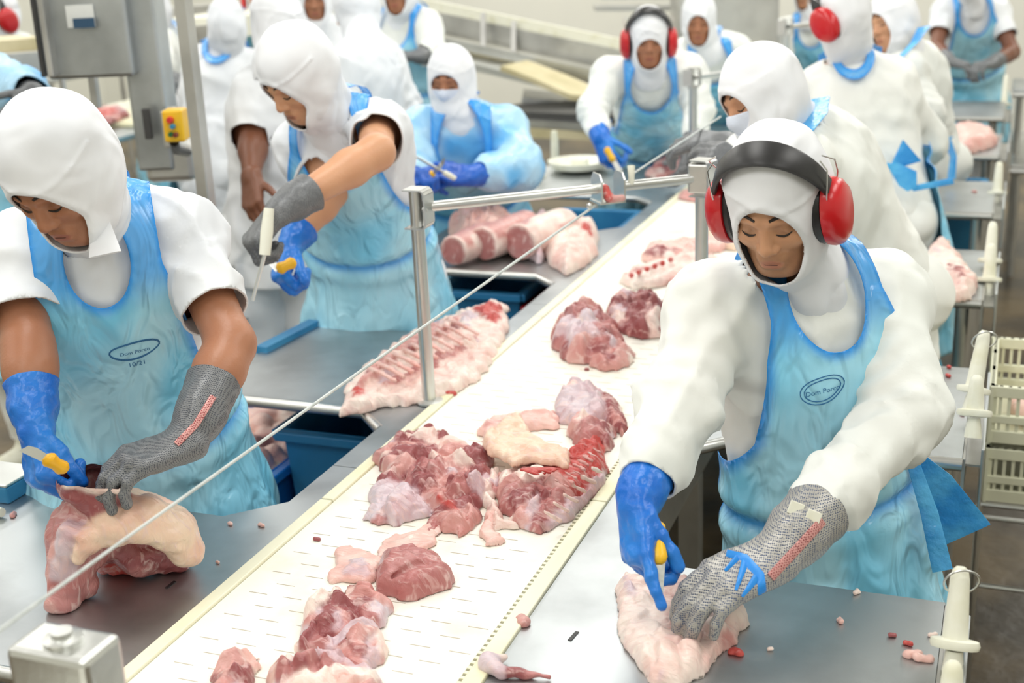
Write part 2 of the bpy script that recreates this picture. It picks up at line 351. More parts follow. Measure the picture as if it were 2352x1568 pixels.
for x0, x1, ys in ((BX0 - .026, BX0 - .001, (.3, 1.99, 3.2, 4.6, 6.2, YE)), (BX1 + .005, BX1 + .034, (.3, 2.12, 3.4, 4.8, 6.3, YE))):
    for a, b in zip(ys[:-1], ys[1:]):
        MB().box((x0, a + .002, ZT - .03), (x1, b - .002, ZT + .006)).build('guide_strip', 'guide_plastic', conv, bevel=.002)
SL = BX0 - .027; SR = BX1 + .035
MB().box((SL + .001, .3, .62), (SR - .001, YE, ZT - .035)).build('belt_housing', 'dull_steel', conv)
for y in (1.0, 2.9, 4.9, 6.9):
    for x in (BX0 - .01, BX1 + .01): MB().box((x - .025, y - .025, 0), (x + .025, y + .025, .62)).build('leg', 'dull_steel', conv)
# left and right steel tops: a rail along the belt with table wings
def wing(y0, y1, xe, s, xr, ch=.09):                        # s=-1 left, 1 right
    return [(xr, y0 - ch), (xr + s * ch, y0), (xe, y0), (xe, y1), (xr + s * ch, y1), (xr, y1 + ch)]
def build_table(name, y0, y1, xe, s, label, lips=True):
    rail_in = SL if s < 0 else SR; xr = rail_in + s * .058
    t = empty(name, (xe, (y0 + y1) / 2, 0), label, 'table', 'steel work tables along the conveyor')
    yy0 = y0 - .59; yy1 = y1 + .0 + (.59 - .05)
    pts = [(rail_in, y0 - .578)] + [(xr, y0 - .578)] + wing(y0, y1, xe, s, xr) + [(xr, y1 + .001 + .56 - .02 - .0)] + [(rail_in, y1 + .541)]
    # clean rail extents so that neighbours only touch
    pts[0] = (rail_in, PREV[s][0]); pts[1] = (xr, PREV[s][0]); pts[-2] = (xr, PREV[s][1]); pts[-1] = (rail_in, PREV[s][1])
    MB().prism(pts, ZT - .012, ZT).build('table_top', 'table_steel', t)
    w = wing(y0, y1, xe, s, xr)
    MB().tube([(rail_in + s * .08 if 0 else w[0][0], w[0][1], ZT - .012), (w[1][0], w[1][1], ZT - .012), (w[2][0], w[2][1], ZT - .012)], .013, 10).build('front_rim', 'steel', t, True)
    MB().tube([(w[3][0], w[3][1], ZT - .014), (w[4][0], w[4][1], ZT - .014), (w[5][0], w[5][1], ZT - .014)], .012, 10).build('rear_rim', 'steel', t, True)
    MB().bar((xr, PREV[s][0], ZT - .045), (xr, PREV[s][1], ZT - .045), .004, .06).build('rail_skirt', 'dull_steel', t)
    for yy in (y0 + .06, y1 - .06):
        MB().tube([(xe - s * .05, yy, .0), (xe - s * .05, yy, ZT - .02)], .019, 10).build('leg', 'dull_steel', t, True)
    MB().bar((xe - s * .05, y0 + .06, .25), (xe - s * .05, y1 - .06, .25), .025, .025).build('stretcher', 'dull_steel', t)
    return t
PREV = {-1: None, 1: None}
LL = ['nearest steel work table on the left, a shoulder cut lying on it', 'left steel work table with the long rib slab on its corner', 'left steel work table holding the row of pork loins', 'left steel work table in front of the worker with red earmuffs', 'farthest left steel work table, beyond the worker with red earmuffs']
XE = [-1.95, -1.78, -1.85, -2.05, -1.85]
for i, y0 in enumerate(LN):
    a = .3 if i == 0 else (LN[i] - .31); b = (LN[i + 1] - .312) if i < len(LN) - 1 else YE
    PREV[-1] = (a, b); build_table('work_table', y0, y0 + .55, XE[i], -1, LL[i])
LR = ['steel work table cut off at the lower right edge', 'front right steel work table under the pale boneless cut', 'right steel work table with a white steel rod at its end beside the cream crates', 'right steel work table with a meat cut on it behind the front worker', 'empty right steel work table with small red scraps', 'right steel work table with a folded pale skin on it', 'farthest right steel work table at the blue apron']
for i, y0 in enumerate(RN):
    if i == 0: continue
    a = .3 if i == 1 else (RN[i] - .31); b = (RN[i + 1] - .312) if i < len(RN) - 1 else YE
    PREV[1] = (a, b); t = build_table('work_table', y0, y0 + .55, -.045, 1, LR[i])
    f = MB().bar((-.028, y0 + .01, ZT - .06), (-.028, y0 + .53, ZT - .06), .004, .16); f.bar((-.04, y0 + .01, ZT + .012), (-.028, y0 + .53, ZT + .022), .03, .003)
    MB().box((-.046, y0 + .0, ZT - .1), (-.04, y0 + .54, ZT + .0)).build('end_bracket', 'dull_steel', t)
    MB().box((-.012, y0 + .03, ZT - .13), (-.006, y0 + .5, ZT + .012)).build('end_plate', 'table_steel', t, bevel=.002)
    MB().box((-.044, y0 + .05, ZT - .035), (-.012, y0 + .48, ZT - .03)).build('rod_tray', 'dull_steel', t)
# ---------------------------------------------------------------- sharpening rods in their holders
def vz(px, py, d): return at(px, py, d)
def steel_rod(px0, py0, px1, py1, px2, py2, d, ring, label, sc=1.0, below=.16):
    a = vz(px0, py0, d); b = vz(px1, py1, d); ax = nrm(a - b); L = np.linalg.norm(a - b)   # a top, b guard
    t = empty('sharpening_steel', b, label, 'sharpening steel', 'white handled steels on the right table ends')
    MB().lathe([(.006, L + .001), (.011, L - .004), (.0135, L * .85), (.016, L * .4), (.0175, L * .12), (.018, .004)], b, ax, 10, (1, .8)).build('handle', 'white_plastic', t, True)
    MB().lathe([(.02, -.008), (.033, -.006), (.035, 0), (.033, .006), (.02, .008)], b, ax, 16, (1, .6)).build('guard', 'white_plastic', t, True)
    MB().lathe([(.009, -below), (.014, -below + .01), (.017, -.05), (.012, -.01)], b, ax, 10).build('lower_grip', 'white_plastic', t, True)
    if ring:
        c = a - ax * .016; X = vdir(1, 0, 0); Y = np.cross(ax, X); P = []
        for k in range(21):
            q = 2 * math.pi * k / 20; P.append(c + vdir(1, 0, .2) * .024 * math.cos(q) + nrm(ax * .85 + vdir(0, 0, 1) * .5) * .021 * math.sin(q) - ax * .004 + vdir(0, 0, 1) * .008)
        MB().tube(P, .0016, 6, False).build('key_ring', 'steel', t, True)
    return t
steel_rod(2207, 1302, 2193, 1478, 0, 0, 1.86, True, 'nearest white handled sharpening steel with a wire ring at its tip', below=.1)
steel_rod(2190, 1518, 2178, 1660, 0, 0, 1.76, False, 'white sharpening steel handle cut off by the lower picture edge', below=.05)
steel_rod(2262, 760, 2236, 895, 0, 0, 2.72, True, 'white sharpening steel with a small ring, the rear one by the cream crates', below=.05)
steel_rod(2244, 862, 2238, 948, 0, 0, 2.62, False, 'white sharpening steel in front of the ringed one by the cream crates', below=.03)
steel_rod(2281, 510, 2274, 598, 0, 0, 3.85, False, 'white sharpening steel standing behind the round meat cut', below=.06)
steel_rod(2277, 560, 2272, 642, 0, 0, 3.7, False, 'white sharpening steel just right of the round meat cut', below=.06)
steel_rod(2296, 372, 2290, 443, 0, 0, 4.8, False, 'white sharpening steel at the end of the empty table with red scraps', below=.08)
steel_rod(2311, 172, 2306, 240, 0, 0, 6.9, False, 'farthest white sharpening steel beside the folded pale skin table', below=.08)
# ---------------------------------------------------------------- posts and rails over the belt
def u_bracket(t, c, ax, s=.052, open_dir=None, name='bracket'):
    # folded steel strap, U section: three thin plates with rounded corners
    ax = nrm(ax); up = np.array((0, 0, 1.)); sd = nrm(np.cross(up, ax)); P = []
    prof = [(-s * .5, s), (s * .5, s), (s * .62, s * .9), (s * .7, s * .75), (s * .7, -s * .75), (s * .62, -s * .9), (s * .5, -s), (-s * .5, -s)]
    th = .0035; m = MB()
    for (x0, z0), (x1, z1) in zip(prof[:-1], prof[1:]):
        a = c + ax * x0 + up * z0; b = c + ax * x1 + up * z1; m.bar(a, b, s * 1.15, th, up=np.cross(nrm(b - a), sd))
    o = m.build(name, 'steel', t); return o
post_label = ['steel guard post at the left table edge, behind the rib slab', 'steel guard post beside the earmuffs of the front right worker']
P1 = np.array((-1.2, 2.53, ZT)); z1 = 1.37; P2 = np.array((-.672, 2.98, ZT))
rail = empty('guard_rail', P1, 'steel guard frame of two posts and a rail crossing above the belt', 'guard rail')
for p, zt in ((P1, 1.39), (P2, 1.30)):
    MB().tube([(p[0], p[1], ZT + .002), (p[0], p[1], zt)], .0155, 14).build('post', 'steel', rail, True)
    MB().lathe([(.032, .002), (.032, .006), (.018, .009)], (p[0], p[1], ZT), n=14).build('post_foot', 'steel', rail, True)
A_ = at(1022, 467, 2.93) ; B_ = at(1602, 397, 3.16)
A_ = np.array((P1[0], P1[1], 1.352)); B_ = np.array((P2[0], P2[1], 1.345)); dr = nrm(B_ - A_)
u_bracket(rail, A_ , np.array((1., 0, 0)), .042); u_bracket(rail, B_, np.array((1., -.3, 0)), .042)
MB().box((B_[0] - .028, B_[1] - .025, B_[2] - .034), (B_[0] + .022, B_[1] + .022, B_[2] + .036)).build('cap', 'steel', rail, bevel=.005)
MB().tube([A_ + dr * .03, A_ * .36 + B_ * .64], .0115, 12).build('rail', 'steel', rail, True)
MB().tube([A_ * .34 + B_ * .66 + dr * .03, B_ - dr * .02], .0115, 12).build('rail', 'steel', rail, True)
Mc = A_ * .35 + B_ * .65
b_ = MB()
for e in (-.026, .03):
    c = Mc + dr * e; sd = nrm(np.cross((0, 0, 1), dr)); P = []
    for (a, z) in ((-.03, -.03), (.03, -.03), (.03, .02), (.018, .036), (-.018, .036), (-.03, .02)): P.append(c + sd * a + np.array((0, 0, z)))
    P2_ = [p + dr * .004 for p in P]; n = len(P); b_.add(P + P2_, [tuple(range(n - 1, -1, -1)), tuple(range(n, 2 * n))] + [(i, (i + 1) % n, n + (i + 1) % n, n + i) for i in range(n)])
b_.bar(Mc - dr * .03 - np.array((0, 0, .03)), Mc + dr * .034 - np.array((0, 0, .03)), .06, .004); b_.build('cable_clamp', 'steel', rail)
for c in (A_ + np.array((.026, -.012, .0)), Mc - dr * .04 + np.array((0, -.01, -.035))): MB().lathe([(.006, 0), (.007, .004), (.003, .008)], c, (0, -1, 0), 8).build('bolt', 'steel', rail, True)
cable = MB().tube([at(-60, 1490, 1.22), at(300, 1228, 1.62), at(800, 872, 2.25), at(1374, 467, 3.0)], [.002, .0022, .0028, .003], 8).build('cable', 'cord_grey', None, True); center(tag(cable, 'thin white cord running diagonally from lower left up to the rail clamp', 'cord'))
cable = MB().tube([at(1452, 400, 3.03), at(1655, 268, 3.7)], .0026, 8).build('cable', 'cord_grey', None, True); center(tag(cable, 'thin white cord running from the rail clamp past the masked worker', 'cord'))
# blurred bracket close to the lens
t = empty('guard_bracket', at(160, 1700, 1.5), 'blurred pale steel bracket cut off at the lower left corner', 'bracket')
c = at(165, 1540, 1.42); MB().box(c + (-.06, -.03, -.06), c + (.045, .035, .035)).build('bracket_body', 'steel', t, bevel=.008)
MB().lathe([(.022, 0), (.022, .006), (.012, .008), (.012, .014)], c + (-.005, 0, .035), n=12).build('bolt', 'steel', t, True)
MB().tube([(c[0], c[1], .88), (c[0], c[1], c[2] - .05)], .016, 12).build('post', 'steel', t, True)
# farther posts
def far_post(px, pyt, d, label, rail_to=None, zb=ZT):
    a = at(px, pyt, d); t = empty('guard_post', (a[0], a[1], zb), label, 'post')
    MB().tube([(a[0], a[1], zb), (a[0], a[1], a[2] - .03)], .016, 10).build('post', 'steel', t, True)
    u_bracket(t, a, (1, 0, 0), .036); MB().box(a + (-.035, -.02, -.03), a + (.0, .02, .03)).build('cap', 'steel', t)
    if rail_to is not None: MB().tube([a, rail_to], .011, 10).build('rail', 'steel', t, True)
far_post(1592, 178, 4.9, 'steel guard post between the worker with red earmuffs and the masked worker', at(1800, 150, 5.4))
far_post(1806, 62, 5.6, 'steel guard post in front of the grey panel at the top', at(1990, 40, 5.9))
# ---------------------------------------------------------------- bins, crates
def tub(name, x0, x1, y0, y1, z0, z1, m, label, cat, taper=.03, liner=None, grp=None):
    t = empty(name, ((x0 + x1) / 2, (y0 + y1) / 2, z0), label, cat, grp); th = .008
    def ring(e, z): return [(x0 + e, y0 + e, z), (x1 - e, y0 + e, z), (x1 - e, y1 - e, z), (x0 + e, y1 - e, z)]
    P = ring(taper, z0) + ring(0, z1) + ring(th, z1) + ring(taper + th, z0 + th); Fq = [(3, 2, 1, 0), (12, 13, 14, 15)]
    for b in (0, 4, 8): Fq += [(b + i, b + (i + 1) % 4, b + 4 + (i + 1) % 4, b + 4 + i) for i in range(4)]
    MB().add(P, Fq).build('tub_body', m, t, bevel=.006)
    r = MB(); q = ring(-.012, z1 - .012)
    for i in range(4): r.bar(q[i], q[(i + 1) % 4], .024, .024)
    r.build('rim', liner or m, t, bevel=.004); return t
tub('blue_tub', -2.0, -1.61, 2.42, 2.96, .33, .7, 'blue_liner', 'blue lined tub full of pale pork trimmings under the left table', 'tub')
tub('blue_bin', -1.59, -1.34, 2.52, 2.9, .3, .8, 'blue_plastic', 'tall blue plastic bin below the tip of the rib slab', 'bin')
tub('blue_bin', -1.68, -1.41, 3.68, 4.1, .3, .82, 'blue_plastic', 'blue plastic bin behind the worker reaching across, under the loins', 'bin')
tub('red_crate', -1.38, -1.255, 3.68, 4.1, .3, .78, 'red_crate', 'dark red plastic crate under the corner of the loin table', 'crate')
tub('blue_bin', -1.6, -1.3, 4.32, 4.7, .3, .86, 'blue_plastic', 'blue plastic bin in the table gap right of the pork loins', 'bin')
tub('blue_bin', -.36, -.1, 5.32, 5.7, .4, .82, 'blue_plastic', 'blue plastic bin under the folded pale skin', 'bin')
def crate(x0, x1, y0, y1, z0, z1, label):
    t = empty('plastic_crate', ((x0 + x1) / 2, (y0 + y1) / 2, z0), label, 'crate', 'stacked cream crates'); m = 'crate_plastic'; nb = 26
    MB().box((x0, y0, z0), (x1, y1, z0 + .012)).build('base', m, t)
    b = MB(); 
    for (a, c_, fix, axis) in ((x0, x1, y0, 0), (x0, x1, y1, 0), (y0, y1, x0, 1), (y0, y1, x1, 1)):
        for i in range(nb + 1):
            v = a + (c_ - a) * i / nb; q = .004 if i % 9 else .012
            if axis == 0: b.box((v - q, fix - .004, z0), (v + q, fix + .004, z1))
            else: b.box((fix - .004, v - q, z0), (fix + .004, v + q, z1))
    o = b.build('side_slats', m, t); o['kind'] = 'stuff'
    H = z1 - z0
    for zc, hh in ((z1 - .014, .028), (z0 + H * .42, .02), (z0 + .016, .032)):
        r = MB(); q = [(x0, y0, zc), (x1, y0, zc), (x1, y1, zc), (x0, y1, zc)]
        for i in range(4): r.bar(q[i], q[(i + 1) % 4], .016, hh)
        r.build('rim', m, t, bevel=.002)
c0 = onz(2262, 1075, .42)
crate(.0, .52, 3.14, 3.52, .53, .67, 'lower cream perforated crate at the right picture edge'); crate(.0, .52, 3.14, 3.52, .685, .83, 'upper cream perforated crate at the right picture edge, pink meat inside')
cs = empty('crate_stand', (.26, 3.33, 0), 'thin wire stand carrying the cream crates at right', 'stand')
for x in (-.01, .53):
    for y in (3.13, 3.53): MB().tube([(x, y, 0), (x, y, .52)], .009, 8).build('leg', 'steel', cs, True)
for z in (.3, .522):
    for a, b in (((-.01, 3.13), (.53, 3.13)), ((-.01, 3.53), (.53, 3.53)), ((-.01, 3.13), (-.01, 3.53)), ((.53, 3.13), (.53, 3.53))): MB().tube([(*a, z), (*b, z)], .007, 8).build('rail', 'steel', cs, True)
# ---------------------------------------------------------------- machine with control box, upper left
def pxbox(name, m, px0, py0, px1, py1, d, thick, parent, bevel=.004):
    a = at((px0 + px1) / 2, (py0 + py1) / 2, d); w_ = (px1 - px0) / FPX * d; h_ = (py1 - py0) / FPX * d
    X = nrm((RC[0, 0], RC[1, 0], 0)); Yv = np.array((-X[1], X[0], 0)); Z = np.array((0, 0, 1.)); P = []
    for k in (0, thick):
        for i, j in ((-1, -1), (1, -1), (1, 1), (-1, 1)): P.append(a + X * w_ / 2 * i + Z * h_ / 2 * j + Yv * k)
    return MB().add(P, [(3, 2, 1, 0), (4, 5, 6, 7), (0, 1, 5, 4), (1, 2, 6, 5), (2, 3, 7, 6), (3, 0, 4, 7)]).build(name, m, parent, bevel=bevel)
mt = at(250, 500, 4.0); mach = empty('band_saw', (mt[0], mt[1], 0), 'tall stainless steel machine with a square hood panel and a blue warning sticker', 'machine')
pxbox('hood_panel', 'table_steel', 92, -60, 292, 178, 3.9, .12, mach, .01)
pxbox('column', 'table_steel', 288, -60, 372, 395, 4.0, .14, mach, .01)
pxbox('column_seam', 'dark_metal', 328, 250, 346, 320, 3.99, .02, mach)
pxbox('hood_edge', 'dark_metal', 76, -60, 88, 176, 3.95, .05, mach)
pxbox('hood_side', 'dull_steel', 92, -60, 106, 176, 3.85, .1, mach)
pxbox('sticker', 'paper', 152, 12, 216, 62, 3.885, .004, mach, 0)
st = pxbox('warning_sticker', 'film_edge', 168, 42, 217, 64, 3.88, .003, mach, 0); st.data.materials.clear(); st.data.materials.append(mat('navy_print', srgb(40, 75, 105), .5, nscale=5, col2=srgb(45, 80, 110)))
pxbox('support', 'dull_steel', 205, 178, 222, 250, 4.1, .04, mach); pxbox('support', 'dull_steel', 138, 178, 148, 250, 4.15, .03, mach)
pxbox('lower_housing', 'dull_steel', 372, 255, 392, 340, 3.95, .1, mach); pxbox('motor_box', 'dull_steel', 330, 335, 445, 420, 4.1, .25, mach, .02)
for p_ in ((345, 392), (440, 470)): 
    pass
pole = at(450, 250, 3.5); t = empty('support_pole', (pole[0], pole[1], 0), 'square steel pole right of the yellow control box', 'pole')
MB().bar((pole[0], pole[1], 0), (pole[0], pole[1], 2.4), .036, .036).build('pole', 'dull_steel', t, bevel=.003); MB().box((pole[0] - .06, pole[1] - .06, 0), (pole[0] + .06, pole[1] + .06, .01)).build('foot_plate', 'dull_steel', t)
cb = at(397, 290, 3.75); t = empty('control_box', Vector(tuple(cb)) - mach.location, 'yellow control box with red, blue, green and dark buttons', parent=mach)
pxbox('box_body', 'yellow_plastic', 374, 254, 421, 327, 3.75, .07, t, .006)
for px, py, r, c in ((392, 275, 8, (205, 45, 45)), (398, 290, 6, (40, 130, 170)), (394, 308, 6, (20, 95, 50)), (405, 309, 6, (110, 40, 30))):
    m = mat('button_%d' % px, srgb(*c), .4, nscale=4, col2=srgb(*c)); a = at(px, py, 3.745); MB().lathe([(r / FPX * 3.75, 0), (r / FPX * 3.75, .012), (r / FPX * 3, .018)], a, vdir(0, -.2, 1) * np.array((1, 1, .2)), 14).build('button', m.name, t, True)
MB().tube([at(400, 327, 3.8), at(405, 345, 3.85), at(430, 350, 3.95)], .014, 8).build('cable_gland', 'black_rubber', t, True)
# ---------------------------------------------------------------- background tables and conveyors
def bg_table(px0, py0, px1, py1, dz, label, y_w=.5, z=.9, top='table_steel', grp='background work tables'):
    a = onz(px0, py0, z); b = onz(px1, py1, z); x0, x1 = min(a[0], b[0]), max(a[0], b[0]); y0, y1 = min(a[1], b[1]), max(a[1], b[1])
    if x1 - x0 < .2: x1 = x0 + .2
    t = empty('background_table', ((x0 + x1) / 2, (y0 + y1) / 2, 0), label, 'table', grp)
    MB().box((x0, y0, z - .03), (x1, y1, z)).build('table_top', top, t, bevel=.006)
    MB().tube([(x0, y0, z - .03), (x1, y0, z - .03)], .016, 8).build('front_rim', 'steel', t, True)
    for x in (x0 + .04, x1 - .04):
        for y in (y0 + .04, y1 - .04): MB().tube([(x, y, 0), (x, y, z - .03)], .018, 8).build('leg', 'dull_steel', t, True)
    return x0, x1, y0, y1
bg_table(140, 330, 560, 225, 0, 'wide steel table with red meat seen behind the machine', z=.9)
bg_table(470, 470, 560, 395, 0, 'low white table behind the shoulder of the front left worker', z=.82, top='white_plastic')
bg_table(560, 600, 720, 480, 0, 'pale side table behind the worker reaching across', z=.84, top='white_plastic')
bg_table(440, 170, 700, 110, 0, 'steel table across the aisle behind the turned worker', z=.95)
bg_table(30, 200, 110, 150, 0, 'steel table at the far left picture edge', z=.9)
bg_table(365, 255, 440, 195, 0, 'white topped table holding a dark red piece right of the machine column', z=.9, top='white_plastic')
bp = onz(240, 265, .93); o = MB().box((bp[0] - .5, bp[1] - .25, .905), (bp[0] + .45, bp[1] + .25, .93)).build('cutting_board', 'guide_plastic', None, bevel=.005); center(tag(o, 'cream cutting board with dark red meat behind the machine', 'cutting board'))
# steel shelf unit behind the pole
sp = at(395, 390, 4.3); t = empty('shelf_unit', (sp[0], sp[1], 0), 'dark steel frame of shelves behind the pole', 'shelf')
for z in (.5, .75): MB().box((sp[0] - .3, sp[1] - .25, z), (sp[0] + .35, sp[1] + .3, z + .02)).build('shelf', 'dull_steel', t)
for x in (-.28, .33):
    for y in (-.23, .28): MB().bar((sp[0] + x, sp[1] + y, 0), (sp[0] + x, sp[1] + y, .95), .03, .03).build('leg', 'dull_steel', t)
# inclined conveyor in the background
def incl(name, pts, d, w, m, t, th=.02):
    a = at(*pts[0], d[0]); b = at(*pts[1], d[1]); return MB().bar(a, b, w, th).build(name, m, t)
ic = at(1230, 150, 8.2); t = empty('inclined_conveyor', (ic[0], ic[1], 0), 'long inclined steel chute conveyor descending behind the blue gowned worker', 'conveyor')
incl('upper_side', ((900, -5), (1470, 112)), (8.4, 7.9), .03, 'white_plastic', t, .07)
incl('side_panel', ((900, 30), (1470, 150)), (8.4, 7.9), .02, 'dull_steel', t, .13)
incl('top_trough', ((900, 8), (1470, 128)), (8.6, 8.1), .4, 'dull_steel', t, .02)
incl('lower_rail', ((900, 70), (1440, 185)), (8.3, 7.8), .05, 'steel', t, .05)
incl('under_panel', ((900, 92), (1440, 200)), (8.4, 7.9), .03, 'cream_belt', t, .07)
incl('lower_chute', ((1040, 128), (1440, 222)), (8.2, 7.7), .35, 'steel', t, .04)
for px, py in ((1110, 60), (1180, 80), (1385, 130)): MB().bar(at(px, py - 30, 8.1), at(px, py + 60, 8.1), .03, .03).build('bracket', 'dull_steel', t)
for px in (1060, 1400):
    a = at(px, 150, 8.2); MB().bar((a[0], a[1], 0), (a[0], a[1], a[2]), .06, .06).build('leg', 'dull_steel', t)
MB().box(at(1170, 285, 8) + (0, -.1, 0), at(1470, 255, 8) + (0, .3, .03)).build('cross_tray', 'dull_steel', t)
sg = at(1300, 190, 7.4); t2 = empty('return_belt', (sg[0], sg[1], 0), 'sagging cream belt under the inclined chute', 'belt'); P = [at(1180, 150, 7.8), at(1260, 180, 7.7), at(1340, 215, 7.6), at(1400, 222, 7.5), at(1470, 215, 7.4)]
m = MB(); 
for a, b in zip(P[:-1], P[1:]): m.bar(a, b, .3, .03)
m.build('belt', 'cream_belt', t2)
pb = at(1320, 300, 7.5); t2 = empty('lower_conveyor', (pb[0], pb[1], 0), 'low dark conveyor with a cream underside near the floor', 'conveyor')
MB().bar(at(1180, 250, 7.8), at(1480, 262, 7.2), .5, .05).build('frame', 'dark_metal', t2); MB().bar(at(1180, 268, 7.7), at(1480, 285, 7.1), .4, .04).build('tray', 'steel', t2); MB().bar(at(1180, 295, 7.6), at(1480, 305, 7.1), .3, .05).build('belt', 'cream_belt', t2)
MB().bar(at(1200, 225, 8), at(1360, 240, 8), .4, .06).build('upper_tray', 'dull_steel', t2)
# grey panel and pipe at top
t = empty('steel_cabinet', at(1660, 90, 8.0) * (1, 1, 0), 'large plain steel cabinet panel behind the workers at the top', 'cabinet')
pxbox('panel', 'dull_steel', 1560, -60, 1790, 112, 8.0, .5, t, .01); pxbox('base', 'cream_belt', 1620, 112, 1770, 140, 8.0, .4, t)
t = empty('wall_shelf', at(1450, 15, 9.0), 'thin steel shelf on the pale wall at the top', 'shelf')
MB().bar(at(1365, 18, 9), at(1590, 16, 9), .25, .03).build('shelf', 'dull_steel', t); MB().bar(at(1380, -6, 9.1), at(1600, -8, 9.1), .05, .03).build('rail', 'steel', t)
# right edge far equipment
bg_table(2320, 380, 2480, 300, 0, 'dark steel trolley at the right picture edge', z=.6, top='dull_steel')
bg_table(2325, 205, 2500, 180, 0, 'steel counter at the upper right picture edge', z=.95)
# far left cream conveyor
t = empty('side_conveyor', at(30, 110, 5.0) * (1, 1, 0), 'steel conveyor side with a cream belt at the upper left picture edge', 'conveyor')
MB().bar(at(-60, 112, 5), at(75, 100, 5.2), .3, .06).build('belt', 'cream_belt', t); MB().bar(at(-60, 152, 4.9), at(92, 140, 5.1), .3, .09).build('side_panel', 'dull_steel', t)
t = empty('rear_conveyor', at(640, 60, 8) * (1, 1, 0), 'white covered conveyor behind the turned worker', 'conveyor')
MB().bar(at(420, 60, 8.4), at(760, 40, 8.0), .7, .12).build('belt', 'white_plastic', t); MB().bar(at(360, 95, 8.0), at(520, 80, 7.8), .2, .14).build('side_panel', 'dull_steel', t); MB().bar(at(340, 30, 9), at(560, 15, 9), .2, .06).build('rail', 'dull_steel', t)
# tools on the side table behind the blue gowned worker
def uw(px, py, z=.9): return onz(px, py, z)
for i, (px, py, h) in enumerate(((1235, 395, .13), (1275, 360, .14))):
    a = onz(px, py + 14, .9); t = empty('sharpening_steel', a, ('white handle standing upright on the table left of the oval dish', 'taller white handle standing at the rear, left of the oval dish')[i], 'sharpening steel')
    MB().lathe([(.035, 0), (.035, .012), (.018, .02), (.017, h * .7), (.013, h)], a, n=12).build('handle', 'white_plastic', t, True)
a = onz(1330, 392, .9); t = empty('tray', a, 'white oval dish on the left table behind the guard rail', 'dish'); MB().lathe([(.05, 0), (.12, .02), (.13, .045), (.12, .045), (.05, .012)], a, n=20).build('dish_body', 'white_plastic', t, True)
MB().box(a + (-.03, -.02, .02), a + (.04, .02, .05)).build('handle_rest', 'white_plastic', t, bevel=.006)
# support that stands on the left work table
a = onz(30, 1160, .9); t = empty('plate_stack', a, 'blue edged steel block at the left picture edge', 'block'); MB().box(a + (-.2, -.0, .0), a + (-.01, .1, .035)).build('block_body', 'blue_plastic', t, bevel=.004); MB().box(a + (-.2, -.0, .035), a + (-.01, .1, .04)).build('block_top', 'steel', t, bevel=.002)
a = onz(15, 1185, .9); t = empty('knife', a, 'white knife handle lying at the left picture edge', 'knife'); MB().tube([a + (-.12, 0, .012), a + (-.05, .0, .012), a + (.0, -.01, .012)], [.01, .012, .009], 10).build('handle', 'white_plastic', t, True)
MB().bar(a + (-.25, .01, .012), a + (-.12, 0, .012), .002, .02).build('blade', 'steel', t)
# blue edge strip on second left table
a = onz(600, 805, .905); b = onz(722, 742, .905); o = MB().bar(a, b, .035, .02).build('edge_guard', 'blue_plastic', None); center(tag(o, 'blue plastic edge strip on the left end of the second table', 'edge strip'))
# ---------------------------------------------------------------- people
def mix3(a, b, t): t = np.asarray(t)[..., None]; return np.array(a[:3]) * (1 - t) + np.array(b[:3]) * t
C_FILM, C_FILM2, C_EDGE = srgb(176, 232, 252), srgb(125, 212, 248), srgb(35, 152, 242)
SKIN = {'skin_tan': (212, 160, 124), 'skin_brown': (172, 118, 88), 'skin_mid': (206, 154, 118), 'skin_dark': (122, 76, 54)}
def ribbon(mb, pts, wv, wd, th):
    P = []; n = len(pts)
    for i, p in enumerate(pts):
        p = np.array(p, float); d = nrm(np.array(pts[min(i + 1, n - 1)]) - np.array(pts[max(i - 1, 0)])); wn = nrm(wv[i] - d * np.dot(wv[i], d)); up = np.cross(d, wn)
        W_ = wd[i] / 2; T = (th[i] if hasattr(th, '__len__') else th) / 2
        for a, b in ((-1, -.5), (-.8, -1), (.8, -1), (1, -.5), (1, .5), (.8, 1), (-.8, 1), (-1, .5)): P.append(p + wn * W_ * a + up * T * b)
    F_ = [(i * 8 + k, i * 8 + (k + 1) % 8, (i + 1) * 8 + (k + 1) % 8, (i + 1) * 8 + k) for i in range(n - 1) for k in range(8)]
    F_ += [tuple(range(7, -1, -1)), tuple((n - 1) * 8 + k for k in range(8))]
    return mb.add(P, F_)
class Sc:
    def __init__(s, F, sc): s.F = F; s.sc = sc
    def ell(s, c, r, R_=None, k=.02, tg=0, sub=False): return s.F.ell(c, np.array(r) * s.sc, R_, k * s.sc, tg, sub)
    def cone(s, a, b, ra, rb, k=.02, flat=None, tg=0, sub=False): return s.F.cone(a, b, ra * s.sc, rb * s.sc, k * s.sc, flat, tg, sub)
